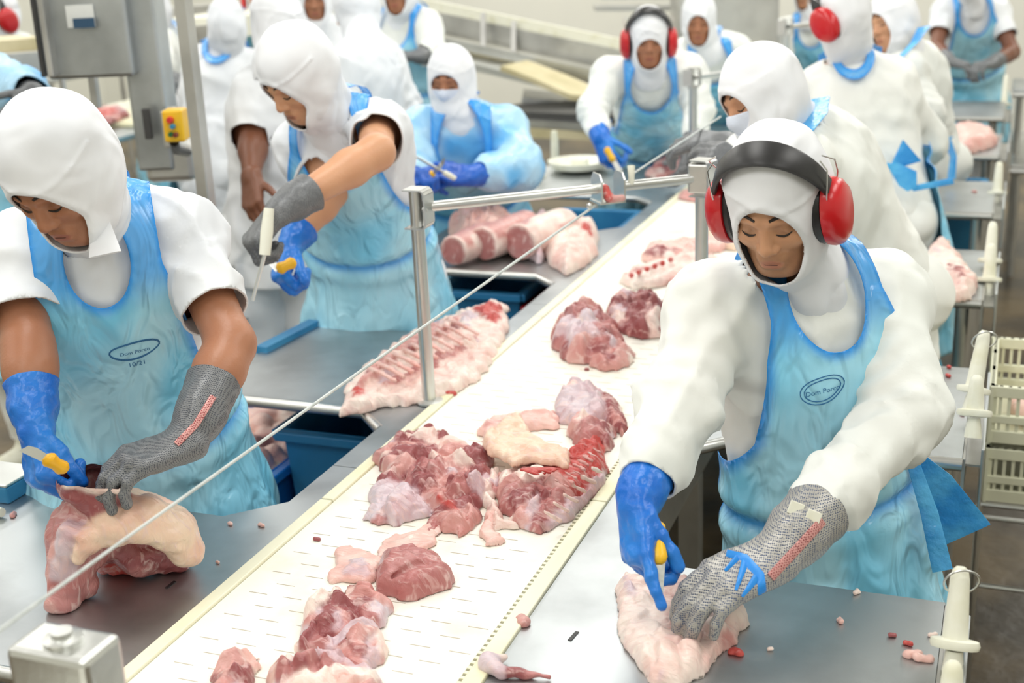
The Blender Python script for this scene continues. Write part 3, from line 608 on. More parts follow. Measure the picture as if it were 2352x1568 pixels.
def head_prims(F, c, R, feat, grow=0, k=.012, hs=1.0):
    def w(*p): return c + R @ np.array(p, float) * hs
    F = Sc(F, hs); g = grow
    F.ell(w(0, -.018, .035), (.074 + g, .092 + g, .088 + g), R, k)
    F.ell(w(0, .03, -.018), (.063 + g, .06 + g, .082 + g), R, .03)
    F.ell(w(0, .052, -.088), (.03 + g, .03 + g, .026 + g), R, .03)
    for s in (-1, 1): F.cone(w(s * .055, .0, -.05), w(s * .02, .06, -.095), .02 + g, .018 + g, .03)
    if feat:
        F.cone(w(0, .078, .02), w(0, .1, -.024), .007, .0105, .012)
        F.ell(w(0, .1, -.03), (.0115, .011, .0095), R, .008)
        for s in (-1, 1):
            F.ell(w(s * .0125, .09, -.033), (.0085, .011, .008), R, .006)
            F.cone(w(s * .014, .083, .024), w(s * .044, .07, .024), .008, .007, .014)
            F.ell(w(s * .04, .06, -.022), (.022, .018, .018), R, .02)
            F.ell(w(s * .031, .097, .004), (.016, .017, .013), R, .012, sub=True)
            F.ell(w(s * .031, .068, .002), (.0155, .0145, .0125), R, .003)
            F.ell(w(s * .006, .101, -.039), (.004, .006, .003), R, .003, sub=True)
        F.ell(w(0, .08, -.062), (.026, .014, .018), R, .014)
        F.cone(w(-.017, .086, -.061), w(.017, .086, -.061), .0062, .0062, .004)
        F.cone(w(-.014, .086, -.074), w(.014, .086, -.074), .0072, .0072, .005)
        F.cone(w(-.022, .096, -.0675), w(.022, .096, -.0675), .0022, .0022, .004, sub=True)
        F.cone(w(-.01, .098, -.084), w(.01, .098, -.084), .004, .004, .008, sub=True)
def make_muffs(p, c, R, tilt=.0, sz=1.0, parent=None, text=True, res=1):
    def w(*q): return c + R @ (np.array(q, float) * sz)
    t = empty('earmuffs', c, parent=None); t.parent = parent; t.location = Vector(tuple(c)) - parent.location; t['label'] = 'red earmuffs with a black headband'
    for s in (-1, 1):
        ax = R @ np.array((s, 0, 0.)); up = R @ nrm((0, .12, 1.)); o = w(s * .066, .002, -.02)
        MB().lathe([(.02, .0), (.046, .002), (.05, .01), (.047, .018), (.02, .02)], o, ax, 24, (1.18, .92), up).build('cushion', 'black_rubber', t, True)
        cp = MB().lathe([(.042, .018), (.0485, .020), (.0495, .030), (.046, .042), (.037, .050), (.02, .0545), (.004, .055)], o, ax, 28, (1.22, .95), up).build('cup', 'red_plastic', t, True)
        e = o + ax * .03
        MB().tube([w(s * .098, .034, .0), w(s * .102, .036, .04), w(s * .106, .02, .085), w(s * .094, .012, .1)], .0012, 6).build('wire', 'steel', t, True)
        MB().tube([w(s * .098, -.03, .0), w(s * .106, -.034, .04), w(s * .112, -.01, .085), w(s * .094, -.002, .1)], .0012, 6).build('wire', 'steel', t, True)
        MB().tube([w(s * .098, .034, -.012), w(s * .1, .036, .024)], .0042, 8).build('wire_sleeve', 'black_rubber', t, True)
        if text:
            cu = bpy.data.curves.new('logo', 'FONT'); cu.body = '3M'; cu.size = .026; cu.extrude = .0006; cu.align_x = 'CENTER'; cu.align_y = 'CENTER'
            tmp = bpy.data.objects.new('tmp', cu); COL.objects.link(tmp); dg = bpy.context.evaluated_depsgraph_get(); me = bpy.data.meshes.new_from_object(tmp.evaluated_get(dg)); bpy.data.objects.remove(tmp)
            n = len(me.vertices); co = np.empty(n * 3, np.float32); me.vertices.foreach_get('co', co); co = co.reshape(-1, 3)
            X = -np.cross(ax, up); Xh = np.cross(up, ax); P = (o + ax * .0535 + up * .016)[None] + co[:, :1] * Xh * 1.25 + co[:, 1:2] * up * 1.15 + (co[:, 2:] - (co[:, :1] ** 2 + co[:, 1:2] ** 2) * 9) * ax
            me.vertices.foreach_set('co', P.astype(np.float32).ravel()); me.update(); link('logo', me, 'black_ink', cp, False)
    pts, wv, wd = [], [], []
    for i in range(25):
        a = math.pi * (.1 + .8 * i / 24); r = .108
        q = np.array((r * .98 * math.cos(a), 0, .006 + r * 1.22 * math.sin(a))); f = math.sin(a); q[1] = tilt * q[2] * .8 + .005
        pts.append(w(*q)); wv.append(R @ nrm((0, 1, -tilt))); wd.append(.024 + .02 * f)
    mb = MB(); ribbon(mb, pts, wv, wd, .009); mb.build('headband', 'black_rubber', t, True)
    return t
def make_hand(pr, wr, F_, N_, side, kind, curl, thumb, h, sc=1.0, el=None, cuff=.08, name=None, k=.01, parent=None, cuff_r=.042):
    F_ = nrm(F_); N_ = nrm(np.array(N_) - F_ * np.dot(N_, F_)); S_ = np.cross(F_, N_) * (1 if side == 'L' else -1); g = .0015 if kind != 'skin' else 0
    def w(f, s, n): return wr + (F_ * f + S_ * s + N_ * n) * sc
    lo = wr - .24; hi = wr + .24; ce = wr if el is None else wr + nrm(np.array(el) - wr) * cuff
    pts = [wr, ce]; bases = [(.088, .03), (.094, .010), (.09, -.011), (.08, -.030)]; lens = [(.042, .026, .022), (.046, .029, .023), (.043, .027, .022), (.034, .021, .019)]
    segs = []
    for i, ((bf, bs), L) in enumerate(zip(bases, lens)):
        cu = curl[i] if hasattr(curl[0], '__len__') else curl; ang = 0; sp = (bs * 2.2); p = w(bf, bs, 0); ch = [p]
        for j in range(3):
            ang += cu[j]; d = F_ * math.cos(ang) - N_ * math.sin(ang) + S_ * sp * (.35 if ang < 1 else .0); p = p + nrm(d) * L[j] * sc; ch.append(p)
        segs.append((ch, .0098 if i < 3 else .0086))
    ta, tb, tc_ = thumb; p = w(.028, .03, -.006); d0 = nrm(F_ * math.cos(ta) + S_ * math.sin(ta) - N_ * tb); ch = [w(.012, .016, -.004), p]
    d = d0
    for j, L in enumerate((.036, .031, .026)):
        ch.append(ch[-1] + d * L * sc); d = nrm(d + (F_ * .5 - S_ * .35 - N_ * .4) * tc_)
    segs.append((ch, .0118)); allp = [q for c_, _ in segs for q in c_] + [wr, ce]
    lo = np.min(allp, 0) - .055; hi = np.max(allp, 0) + .055; f = Field(lo, hi, h)
    for i, (bf, bs) in enumerate(bases): f.cone(w(0, bs * .62, 0), w(bf, bs, 0), (.0165 + g) * sc, (.0125 + g) * sc, .014)
    f.cone(w(.02, .012, -.006), w(.07, .02, -.008), .018 * sc, .012 * sc, .014); f.cone(w(.02, -.014, -.006), w(.06, -.02, -.006), .016 * sc, .012 * sc, .014)
    fold = .0
    for ch, r in segs:
        ff = Field(lo, hi, h); n = len(ch) - 1
        for j in range(n): ff.cone(ch[j], ch[j + 1], (r - .0007 * j + g) * sc, (r - .0007 * (j + 1) + g) * sc, .003)
        a = f.d; b = ff.d; kk = .006; hh = np.clip(.5 + .5 * (b - a) / kk, 0, 1); f.d = b * (1 - hh) + a * hh - kk * hh * (1 - hh)
    if el is not None:
        dd = nrm(np.array(el) - wr)
        if kind != 'skin':
            f.cone(wr - dd * .0, wr + dd * cuff * .45, .029 * sc, (cuff_r - .006) * sc, .02); f.cone(wr + dd * cuff * .4, ce, (cuff_r - .006) * sc, cuff_r * sc, .012)
        else: f.cone(wr, ce, .026, .028, .02)
    f.noise(lambda P: .0022 * vnoise(P, 45, 3) * (1 if kind != 'skin' else .2) + .0016 * vnoise(P, 90, 9) * (1 if kind in ('blue_glove', 'navy_glove') else .3), .02)
    if el is not None and kind != 'skin':
        V, Q = f.mesh(); V, Q = cut(V, Q, lambda P: cuff - .004 - (P - wr) @ dd, h)
    else: V, Q = f.mesh()
    if name is None: name = 'hand' if kind == 'skin' else 'glove'
    tint = None
    m = kind
    if kind == 'skin': m = pr['skin']; tint = np.tile(np.array(srgb(*SKIN[m]))[:3], (len(V), 1))
    me = npmesh(name, V, Q, tint); o = link(name, me, m, parent)
    if kind != 'skin': solid(o, .0018)
    return o, w, segs
def person(pr):
    q = pr.get('q', 2); P3 = lambda k: np.array(at(*pr[k])) if k in pr else None
    hd = P3('head'); shL, shR, elL, elR, wrL, wrR, H = [P3(k) for k in ('shL', 'shR', 'elL', 'elR', 'wrL', 'wrR', 'hip')]
    skin = pr['skin']; fat = pr.get('fat', 1.0); root = empty('person', (H[0], H[1], 0), pr['label'], 'person'); N = (shL + shR) / 2
    _l = np.linalg.norm(H - N); H = N + (H - N) / _l * max(_l, .46) if _l < .46 else H
    Zt = nrm(N - H); X = shL - shR; X = nrm(X - Zt * np.dot(X, Zt)); Y = np.cross(X, Zt); Y = -Y if False else Y
    # left x up = forward
    Y = nrm(np.cross(X, Zt)); Nb = N + Zt * .045 + Y * .01
    fw = np.array(pr['fwd'], float); fw = nrm(fw); upv = np.array(pr.get('up', (0, 0, 1.)), float); Xh = nrm(np.cross(fw, upv)); Uh = np.cross(Xh, fw); R = np.stack([Xh, fw, Uh], 1)
    hs = pr.get('hs', .88)
    hh = {1: .0028, 2: .0045, 3: .007}[q]; hb = {1: .0075, 2: .011, 3: .015}[q]
    base = np.array(srgb(*SKIN[skin]))[:3]
    bodyV, bodyQ, bodyT = [], [], []
    def push(V, Q, T): n = sum(len(v) for v in bodyV); bodyV.append(V); bodyQ.append(Q + n); bodyT.append(T)
    # head
    if pr.get('head_on', True):
        F = Field(hd - .165, hd + .165, hh); head_prims(F, hd, R, pr.get('face', True), hs=hs)
        F.cone(hd + R @ np.array((0, -.03, -.05)) * hs, Nb, .046, .052, .03)
        V, Q = F.mesh(); L = (V - hd) @ R / hs; T = np.tile(base, (len(V), 1))
        lip = np.clip(1 - ((L[:, 0] / .024) ** 2 + ((L[:, 2] + .0675) / .0115) ** 2), 0, 1) * (L[:, 1] > .06); T = T * (1 - .55 * np.minimum(1, lip * 2.2)[:, None]) + np.array(srgb(160, 85, 78))[:3] * (.55 * np.minimum(1, lip * 2.2)[:, None])
        if pr.get('stubble'):
            st = ss(-.03, -.065, L[:, 2]) * .3 * (1 - np.minimum(1, lip * 3)); T = T * (1 - st[:, None])
        eye = np.clip(1 - (((np.abs(L[:, 0]) - .031) / .02) ** 2 + ((L[:, 2] - .004) / .013) ** 2), 0, 1) * (L[:, 1] > .05); T = T * (1 - .3 * eye[:, None])
        push(V, Q, T); bv = tri_bvh(V, Q) if (q < 3 and pr.get('face', True)) else None
    # body (skin)
    top = [hd, shL, shR, H, Nb] + [p for p in (elL, elR, wrL, wrR) if p is not None]
    hb2 = hb if pr.get('short') else .02
    F = Field(np.min(top, 0) - .2, np.max(top, 0) + .2, hb2)
    def torso(F, g, arms=True, low=True):
        a = H + Zt * .13; b = N - Zt * .1
        F.cone(a, b, (.125 + g) * fat, (.152 + g) * fat, .06, (Y, 1.35)); F.cone(H + Zt * .02, H + Zt * .16, (.15 + g) * fat, (.128 + g) * fat, .06, (Y, 1.25))
        for s, sh in ((1, shL), (-1, shR)):
            F.cone(Nb, sh, .05 + g, .052 + g, .05); F.cone(N - Zt * .08 + (sh - N) * .45, sh - Zt * .02, .085 + g, .06 + g, .05, (Y, 1.1))
        
        if low: F.cone(Nb - Zt * .02, Nb + (hd - Nb) * .35, .058 + g, .056 + g * .5, .03)
        F.cone(N - Zt * .06 - Y * .03, N - Zt * .22 - Y * .02, .11 + g, .11 + g, .05, (Y, 1.3))
    torso(F, 0)
    for sh, el, wr in ((shL, elL, wrL), (shR, elR, wrR)):
        if el is None: continue
        F.cone(sh, el, .047, .04, .03); md = el + (wr - el) * .28; F.cone(el, md, .041, .042, .02); F.cone(md, wr, .042, .027, .02)
    V, Q = F.mesh(); push(V, Q, np.tile(base, (len(V), 1)))
    me = npmesh('body', np.concatenate(bodyV), np.concatenate(bodyQ), np.concatenate(bodyT)); link('body', me, skin, root)
    # coat
    cloth = pr.get('cloth', 'cotton_warm'); gown = pr.get('gown')
    F = Field(np.min(top, 0) - (.22, .22, .3), np.max(top, 0) + .2, hb); torso(F, .016); F0 = Field(F.lo, F.lo + (F.n - 1) * hb, hb); torso(F0, .016)
    F.cone(H + Zt * .05, H - np.array((0, 0, .17)), .155 * fat, .178 * fat, .05, (Y, 1.25))
    for sh, el, wr, s_ in ((shL, elL, wrL, 1), (shR, elR, wrR, -1)):
        if el is None: continue
        if pr.get('short'): F.cone(sh, sh + (el - sh) * pr['short'], .062, .067, .035)
        else:
            b_ = pr.get('baggy', 1.0)
            F.cone(sh, el, .068, .064 * b_, .045); F.cone(el, el + (wr - el) * .6, .06 * b_, .05 * b_, .03); F.cone(el + (wr - el) * .55, wr - (wr - el) * .06, .052 * b_, .042, .02)
    arms = [(a, b) for a, b in ((shL, elL), (elL, wrL), (shR, elR), (elR, wrR)) if b is not None]
    def folds(Pn):
        Pw = Pn + .03 * np.stack([vnoise(Pn, 7, 41), vnoise(Pn, 7, 43), vnoise(Pn, 7, 47)], -1); cr = (1 - np.abs(vnoise(Pw * np.array((1, 1, .7)) + .35 * Pw[:, [2, 0, 1]], 9, 51))) ** 5 * .008 + (1 - np.abs(vnoise(Pw * np.array((1, 1, .6)) - .3 * Pw[:, [2, 0, 1]], 15, 57))) ** 6 * .005
        d = .005 - cr + .005 * vnoise(Pn * np.array((1, 1, .6)), 8, 1) + .004 * (1 - 2 * np.abs(vnoise(Pn * np.array((1, 1, .55)) + .25 * Pn[:, [2, 0, 1]], 16, 5)))
        for i, (a, b) in enumerate(arms):
            ba = b - a; L_ = np.linalg.norm(ba); u = ba / L_; t = (Pn - a) @ u; r = np.linalg.norm(Pn - a - t[:, None] * u, axis=1); m = (t > -.02) & (t < L_ + .02) & (r < .1)
            e = t if i % 2 else L_ - t; wt = np.exp(-(e / .1) ** 2) * m if not pr.get('short') else 0 * t
            ph = vnoise(Pn, 6, 11 + i) * 3; d = d + wt * .0035 * np.sin(t * 110 + ph * 4)
        return d
    F.noise(folds, .03)
    V, Q = F.mesh()
    def gcoat(Pn):
        g = Pn[:, 2] - (H[2] - .16); J = np.clip(np.rint((Pn - F0.lo) / hb).astype(int), 0, np.minimum(F0.n, F0.d.shape) - 1); keep = .014 - F0.d[J[:, 0], J[:, 1], J[:, 2]]
        for sh, el, wr in ((shL, elL, wrL), (shR, elR, wrR)):
            if el is None: continue
            if pr.get('short'):
                u = nrm(el - sh); L_ = np.linalg.norm(el - sh) * pr['short']; e = (Pn - sh) @ u; rr = np.linalg.norm(Pn - sh - e[:, None] * u, axis=1); g = np.minimum(g, np.maximum(keep, np.where(rr < .12, L_ - e, 1)))
            else:
                u = nrm(wr - el); L_ = np.linalg.norm(wr - el); e = (Pn - el) @ u; rr = np.linalg.norm(Pn - el - e[:, None] * u, axis=1); g = np.minimum(g, np.where(rr < .09, L_ - pr.get('gap' + ('L' if sh is shL else 'R'), .03) - e, 1)) if 1 else g
        u = nrm(hd - Nb); e = (Pn - Nb) @ u; rr = np.linalg.norm(Pn - Nb - e[:, None] * u, axis=1); g = np.minimum(g, np.where((rr < .085) & ((Pn - Nb) @ Zt > 0), .06 - e, 1)); return g
    V, Q = cut(V, Q, gcoat, hb)
    tint = None
    if gown: tt = vnoise(V, 12, 2) * .5 + .5; tint = mix3(srgb(175, 218, 245), srgb(95, 180, 240), ss(.35, .9, tt))
    me = npmesh('coat', V, Q, tint); o = link('gown' if gown else ('shirt' if pr.get('short') else 'coat'), me, 'gown_film' if gown else cloth, root); solid(o, .004)
    cb = tri_bvh(V, Q)
    # trousers and boots
    if pr.get('legs', True):
        f = Field((H[0] - .35, H[1] - .35, -.02), (H[0] + .35, H[1] + .35, H[2] + .12), .02 if q > 1 else .016); Yh = nrm((Y[0], Y[1], 0)); Xg = nrm((X[0], X[1], 0)); fb = Field(f.lo, (H[0] + .35, H[1] + .35, .35), .014)
        for s in (-1, 1):
            hj = H + Xg * s * .085; kn = np.array((hj[0], hj[1], .5)) + Xg * s * .02 + Yh * .02; an = np.array((kn[0], kn[1], .12)) - Yh * .03
            f.cone(hj, kn, .1 * fat, .075, .04); f.cone(kn, an, .075, .068, .03)
            fb.cone(an + (0, 0, .14), an + (0, 0, -.05), .062, .05, .02); fb.cone(an + (0, 0, -.06), an + Yh * .14 + (0, 0, -.075), .05, .042, .02)
        f.ell(H, (.17 * fat, .14 * fat, .13), None, .05); f.noise(lambda P: .006 * vnoise(P, 11, 4), .04)
        V, Q = f.mesh(); V, Q = cut(V, Q, lambda P: P[:, 2] - .14, .02); link('trousers', npmesh('trousers', V, Q), cloth, root)
        V, Q = fb.mesh(); V[:, 2] = np.maximum(V[:, 2], .002); link('boots', npmesh('boots', V, Q), 'white_plastic', root)
    # hood
    if pr.get('head_on', True):
        pf = pr.get('puff', 1.0)
        lo = np.minimum(hd, Nb) - .19; hi = np.maximum(hd, Nb) + .2; F = Field(lo, hi, {1: .004, 2: .006, 3: .009}[q]); head_prims(F, hd, R, False, .0115, .02, hs)
        w = lambda *p: hd + R @ np.array(p, float) * hs; G_ = Sc(F, hs)
        G_.ell(w(0, -.026, .04), (.08 * pf, .1 * pf, .086 * pf), R, .03); G_.ell(w(0, -.03, .0), (.078, .088, .08), R, .03)
        F.cone(w(0, -.035, -.04), Nb + Zt * .015, .062, .068, .05); F.cone(w(0, .012, -.08), Nb + Y * .02, .044, .056, .05); F.cone(Nb + Zt * .01, Nb - Zt * .03 + Y * .01, .074, .078, .04)
        zf = .055
        def hf(Pn):
            L = (Pn - hd) @ R / hs; d = .003 * vnoise(Pn, 22, 7) + .003 * (1 - 2 * np.abs(vnoise(Pn * np.array((1, 1, .6)), 26, 8))) * ss(.0, -.08, L[:, 2])
            d = d - .0028 * np.exp(-((L[:, 2] - zf - .01 * np.sin(L[:, 0] * 30)) / .004) ** 2) * (L[:, 1] > -.02) * (q < 3)
            e = np.sqrt((L[:, 0] / .06) ** 2 + ((L[:, 2] + .033) / .086) ** 2)
            d = d - .003 * np.exp(-((e - 1.08) / .06) ** 2) * (L[:, 1] > 0); return d
        F.noise(hf, .03); V, Q = F.mesh()
        ow, oh, oz = pr.get('open', (.058, .087, -.035))
        if not pr.get('face_hidden'):
            def gh(Pn):
                L = (Pn - hd) @ R / hs; e = np.sqrt((L[:, 0] / ow) ** 2 + ((L[:, 2] - oz) / oh) ** 2); return np.where(L[:, 1] > 0, (e - 1) * .06, .05)
            V, Q = cut(V, Q, gh, F.h)
        u = nrm(hd - Nb)
        V, Q = cut(V, Q, lambda Pn: (Pn - Nb) @ u + .045, F.h)
        o = link('hood', npmesh('hood', V, Q), 'hood_cotton', root); solid(o, .0035)
        if pr.get('tassel'):
            a = w(.05, .03, -.085) if pr['tassel'] > 0 else w(-.05, .03, -.085); m = MB()
            ribbon(m, [a, a + vdir(.1, -1, .3) * .03, a + vdir(.2, -1, .4) * .07], [vdir(1, 0, 0)] * 3, [.015, .035, .05], .004); m.build('hood_tie', 'hood_cotton', root, True)
        if bv is not None:
            def surf(x, z, off=.0006):
                o_ = w(x, .16, z); r_ = bv.ray_cast(Vector(tuple(o_)), Vector(tuple(-(R[:, 1]))));
                return (np.array(r_[0]) + R[:, 1] * off) if r_[0] is not None else None
            for s in (-1, 1):
                pts = [surf(s * x, z) for x, z in ((.013, .0305), (.021, .0325), (.031, .0335), (.041, .0315), (.05, .026))]
                if all(p is not None for p in pts): ribbon_m = MB(); ribbon(ribbon_m, pts, [R[:, 2]] * 5, [.0045, .007, .0065, .0045, .0015], .002); ribbon_m.build('eyebrow', 'brow_hair', root, True)
                pts = [surf(s * x, z, .0004) for x, z in ((.018, -.0035), (.024, -.007), (.031, -.0085), (.038, -.0065), (.045, -.002))]
                if all(p is not None for p in pts): mb = MB(); mb.tube(pts, [.0009, .0017, .002, .0018, .0008], 6); mb.build('eyelashes', 'brow_hair', root, True)
            pts = [surf(x, z, -.0006) for x, z in ((-.021, -.067), (-.01, -.0685), (0, -.068), (.01, -.0685), (.021, -.067))]
            if all(p is not None for p in pts): mb = MB(); mb.tube(pts, [.0005, .0012, .0013, .0012, .0005], 6); o = mb.build('mouth_line', 'lip_line', root, True)
        if pr.get('mask'):
            F = Field(hd - .16, hd + .16, hh); head_prims(F, hd, R, False, .007, .02, hs); Sc(F, hs).cone(w(0, .08, .0), w(0, .1, -.03), .012, .014, .03)
            V, Q = F.mesh()
            def gm(Pn):
                L = (Pn - hd) @ R / hs; return np.minimum(np.minimum(-.012 + .35 * np.abs(L[:, 0]) * 0 - L[:, 2] - .12 * np.abs(L[:, 0]) + .004, L[:, 2] + .125), np.minimum(L[:, 1] - .005, .075 - np.abs(L[:, 0])))
            V, Q = cut(V, Q, gm, hh); o = link('face_mask', npmesh('face_mask', V, Q), 'mask_cloth', root); solid(o, .002, 1)
            for s in (-1, 1): MB().tube([w(s * .07, .02, -.02), w(s * .083, -.02, .01)], .0016, 6).build('mask_loop', 'mask_cloth', root, True)
        if pr.get('muffs'): make_muffs(pr, hd, R, pr.get('tilt', .1), hs, parent=root, text=(q < 3))
    # apron
    if pr.get('apron', True):
        hap = hb * (1.0 if q == 1 else 1.1); zb = pr.get('hem', .45)
        F = Field(np.min([H, N, shL, shR], 0) - (.3, .3, 0) - (0, 0, H[2] - zb), np.max([H, N, shL, shR], 0) + (.3, .3, .16), hap); torso(F, .036, low=False)
        F.cone(H + Zt * .05, H - np.array((0, 0, .2)), .17 * fat, .225 * fat, .05, (Y, 1.15)); F.cone(H - np.array((0, 0, .15)), np.array((H[0], H[1], zb - .05)) + nrm((Y[0], Y[1], 0)) * .03, .222 * fat, .235 * fat, .05, (Y, 1.2))
        def loc(Pn): r = Pn - H; v = r @ Zt; return r @ X, np.where(v > 0, v, r[:, 2]), r @ Y
        vn = float((Nb - H) @ Zt); vw = pr.get('waist', .17)
        def af(Pn):
            u, v, wv = loc(Pn); d = .005 * vnoise(Pn * np.array((1, 1, .35)), 15, 21) + .004 * (1 - 2 * np.abs(vnoise(Pn * np.array((1, 1, .5)) + .3 * Pn[:, [1, 2, 0]], 22, 23)))
            low = ss(.14, -.1, v); a = np.arctan2(u, wv + .05); d = d * (.55 + .6 * low) - low * .009 * np.sin(a * 13 + 2.5 * vnoise(Pn, 4, 2))
            d = d + .010 * np.exp(-((v - vw) / .014) ** 2) - .006 * np.exp(-((v - vw - .03) / .02) ** 2) - .008 * np.exp(-((v - vw + .035) / .022) ** 2); return d
        F.noise(af, .04); V, Q = F.mesh()
        nr = pr.get('scoop', .105)
        def ga(Pn):
            u, v, wv = loc(Pn); au = np.abs(u)
            hw = np.interp(v, [-.5, .02, vw, vw + .07, vw + .16, vn - .09, vn - .02, vn + .2], [.34, .34, .28, .2, .15, .125, .105, .1])
            g = hw - au; g = np.minimum(g, wv + np.interp(v, [-.3, vw, vw + .08, vn - .16, vn - .06], [.06, .06, .03, .02, .3]))
            dn = np.sqrt(u ** 2 * 1.7 + ((v - vn - .0) * np.where(wv > 0, .95, 1)) ** 2 + (np.minimum(wv, 0)) ** 2 * .3)
            g = np.minimum(g, dn - np.where(wv > 0, nr, .085)); g = np.minimum(g, np.where(wv < 0, np.where(v > vn - .2, .108 - dn, 1), 1)); g = np.minimum(g, Pn[:, 2] - zb)
            if pr.get('noback'): g = np.minimum(g, wv + np.where(v > .3, -.02, .2))
            return g
        V, Q = cut(V, Q, ga, hap)
        if len(V):
            u, v, wv = loc(V); tn = vnoise(V * np.array((1, 1, .4)), 14, 31) * .5 + .5; T = mix3(C_FILM, C_FILM2, ss(.25, .85, tn)); gg = np.maximum(ga(V), 0)
            ed = np.maximum(ss(.022, .0, gg) * (v > .1), .8 * np.exp(-((v - vw) / .012) ** 2)); ed = np.maximum(ed, ss(vn - .1, vn - .02, v) * .75); T = T * (1 - ed[:, None]) + np.array(C_EDGE[:3]) * ed[:, None]
            me = npmesh('apron', V, Q, T); o = link('apron', me, 'apron_film', root); solid(o, .0012, 1)
            ab = tri_bvh(V, Q)
            if pr.get('logo'):
                lg = pr['logo']; cx, cv, s_ = lg['at']; m2 = MB()
                def onap(x, y, off=.0018):
                    o_ = H + X * x + Zt * y + Y * .5; r_ = ab.ray_cast(Vector(tuple(o_)), Vector(tuple(-Y))); return (np.array(r_[0]) + Y * off) if r_[0] is not None else None
                for rx, ry, ph in lg['ovals']:
                    pts = []
                    for k in range(33):
                        a = 2 * math.pi * k / 32; rr = 1 + .07 * math.sin(2 * a + ph) + .05 * math.sin(3 * a); p = onap(cx + rx * rr * math.cos(a), cv + ry * rr * math.sin(a))
                        if p is not None: pts.append(p)
                    if len(pts) > 5: ribbon(m2, pts, [Zt] * len(pts), [.0018] * len(pts), .0008)
                m2.build('print_outline', 'blue_ink', o)
                for txt, dx, dv, size in lg['text']:
                    cu = bpy.data.curves.new('print', 'FONT'); cu.body = txt; cu.size = size; cu.align_x = 'CENTER'; cu.align_y = 'CENTER'
                    tmp = bpy.data.objects.new('tmp', cu); COL.objects.link(tmp); me = bpy.data.meshes.new_from_object(tmp.evaluated_get(bpy.context.evaluated_depsgraph_get())); bpy.data.objects.remove(tmp)
                    n = len(me.vertices); co = np.empty(n * 3, np.float32); me.vertices.foreach_get('co', co); co = co.reshape(-1, 3); out = []
                    for c_ in co:
                        p = onap(cx + dx + c_[0], cv + dv + c_[1], .0022); out.append(p if p is not None else H + X * (cx + c_[0]) + Zt * (cv + c_[1]) + Y * .1)
                    me.vertices.foreach_set('co', np.array(out, np.float32).ravel()); me.update(); link('printed_text', me, 'blue_ink', o, False)
    for b in pr.get('bows', []):
        a = np.array(at(*b[0])); m = MB()
        for pts, wd in b[1]:
            PP = [np.array(at(*p)) for p in pts]; ribbon(m, PP, [vdir(*b[2])] * len(PP), wd, .004)
        m.build('apron_tie', 'film_edge', root, True)
    # hands
    for s, el, wr in (('L', elL, wrL), ('R', elR, wrR)):
        hp = pr.get('hand' + s)
        if hp is None or el is None: continue
        make_hand(pr, wr, hp['F'], hp['N'], s, hp['kind'], hp.get('curl', (.5, .6, .4)), hp.get('thumb', (.7, .4, .3)), hp.get('h', {1: .0028, 2: .0045, 3: .007}[q]), hp.get('sc', 1.05), el, hp.get('cuff', .08), parent=root, cuff_r=hp.get('cuff_r', .042))
    return root, R, hd
VD = vdir
ppl = {}
ppl['E'] = dict(label='front right worker in red earmuffs and blue apron cutting a pale slab', q=1, skin='skin_mid', stubble=1, head=(1785, 462, 2.04), fwd=VD(-.36, -.72, .6), up=VD(.06, 1, 0), muffs=1, tilt=.3,
    shL=(2025, 672, 2.3), shR=(1642, 712, 2.22), gapL=.085, gapR=.05, elL=(2080, 950, 2.16), wrL=(1786, 1275, 1.93), elR=(1560, 925, 2.12), wrR=(1462, 1160, 1.97), hip=(1905, 1290, 2.45), baggy=1.15, fat=1.04, scoop=.088,
    handL=dict(F=VD(-.88, -.34, .34), N=VD(-.2, .75, .6), kind='chain_mesh', curl=(.45, .55, .35), cuff=.12, cuff_r=.048, thumb=(.5, .5, .3), sc=1.1), handR=dict(F=VD(-.02, -.88, .42), N=VD(-.85, .05, .45), kind='blue_glove', curl=[(.1, .25, .2), (.7, 1.2, .7), (.9, 1.3, .8), (1.0, 1.3, .8)], cuff=.06, thumb=(.15, .7, .6), cuff_r=.046, sc=.9),
    logo=dict(at=(-.045, .425, 1), ovals=((.037, .025, .5), (.031, .019, .2)), text=(('Dom Porco', 0, -.002, .0125),)),
    bows=[((2100, 1040, 2.35), [([(2090, 1035, 2.3), (2150, 1110, 2.33), (2215, 1230, 2.36)], [.02, .06, .1]), ([(2090, 1040, 2.28), (2135, 1180, 2.28), (2165, 1310, 2.28)], [.02, .03, .035])], (1, .3, .2))])
ppl['A'] = dict(label='front left worker in short sleeves and blue apron bowed over a shoulder cut', q=1, skin='skin_brown', cloth='cotton', head=(135, 395, 2.02), fwd=VD(-.22, -.82, .5), up=VD(-.12, 1, .3), short=.72,
    shL=(415, 530, 2.36), shR=(35, 585, 2.3), elL=(530, 790, 2.25), wrL=(432, 1016, 2.12), elR=(66, 800, 2.2), wrR=(80, 975, 2.14), hip=(335, 1085, 2.7), fat=1.18, tassel=-1, puff=1.04,
    handL=dict(F=VD(-.85, -.28, .45), N=VD(-.1, .85, .5), kind='knit_grey', curl=(.5, .6, .5), cuff=.13, cuff_r=.046, sc=1.02), handR=dict(F=VD(.15, -.95, .2), N=VD(-.8, .1, .6), kind='blue_glove', curl=(1.0, 1.2, .8), cuff=.08, cuff_r=.044, sc=1.0, thumb=(.3, .6, .6)),
    scoop=.07, logo=dict(at=(.035, .455, 1), ovals=((.042, .021, .5), (.04, .019, .9)), text=(('Dom Porco', 0, -.004, .011), ('10/21', 0, -.033, .014))))
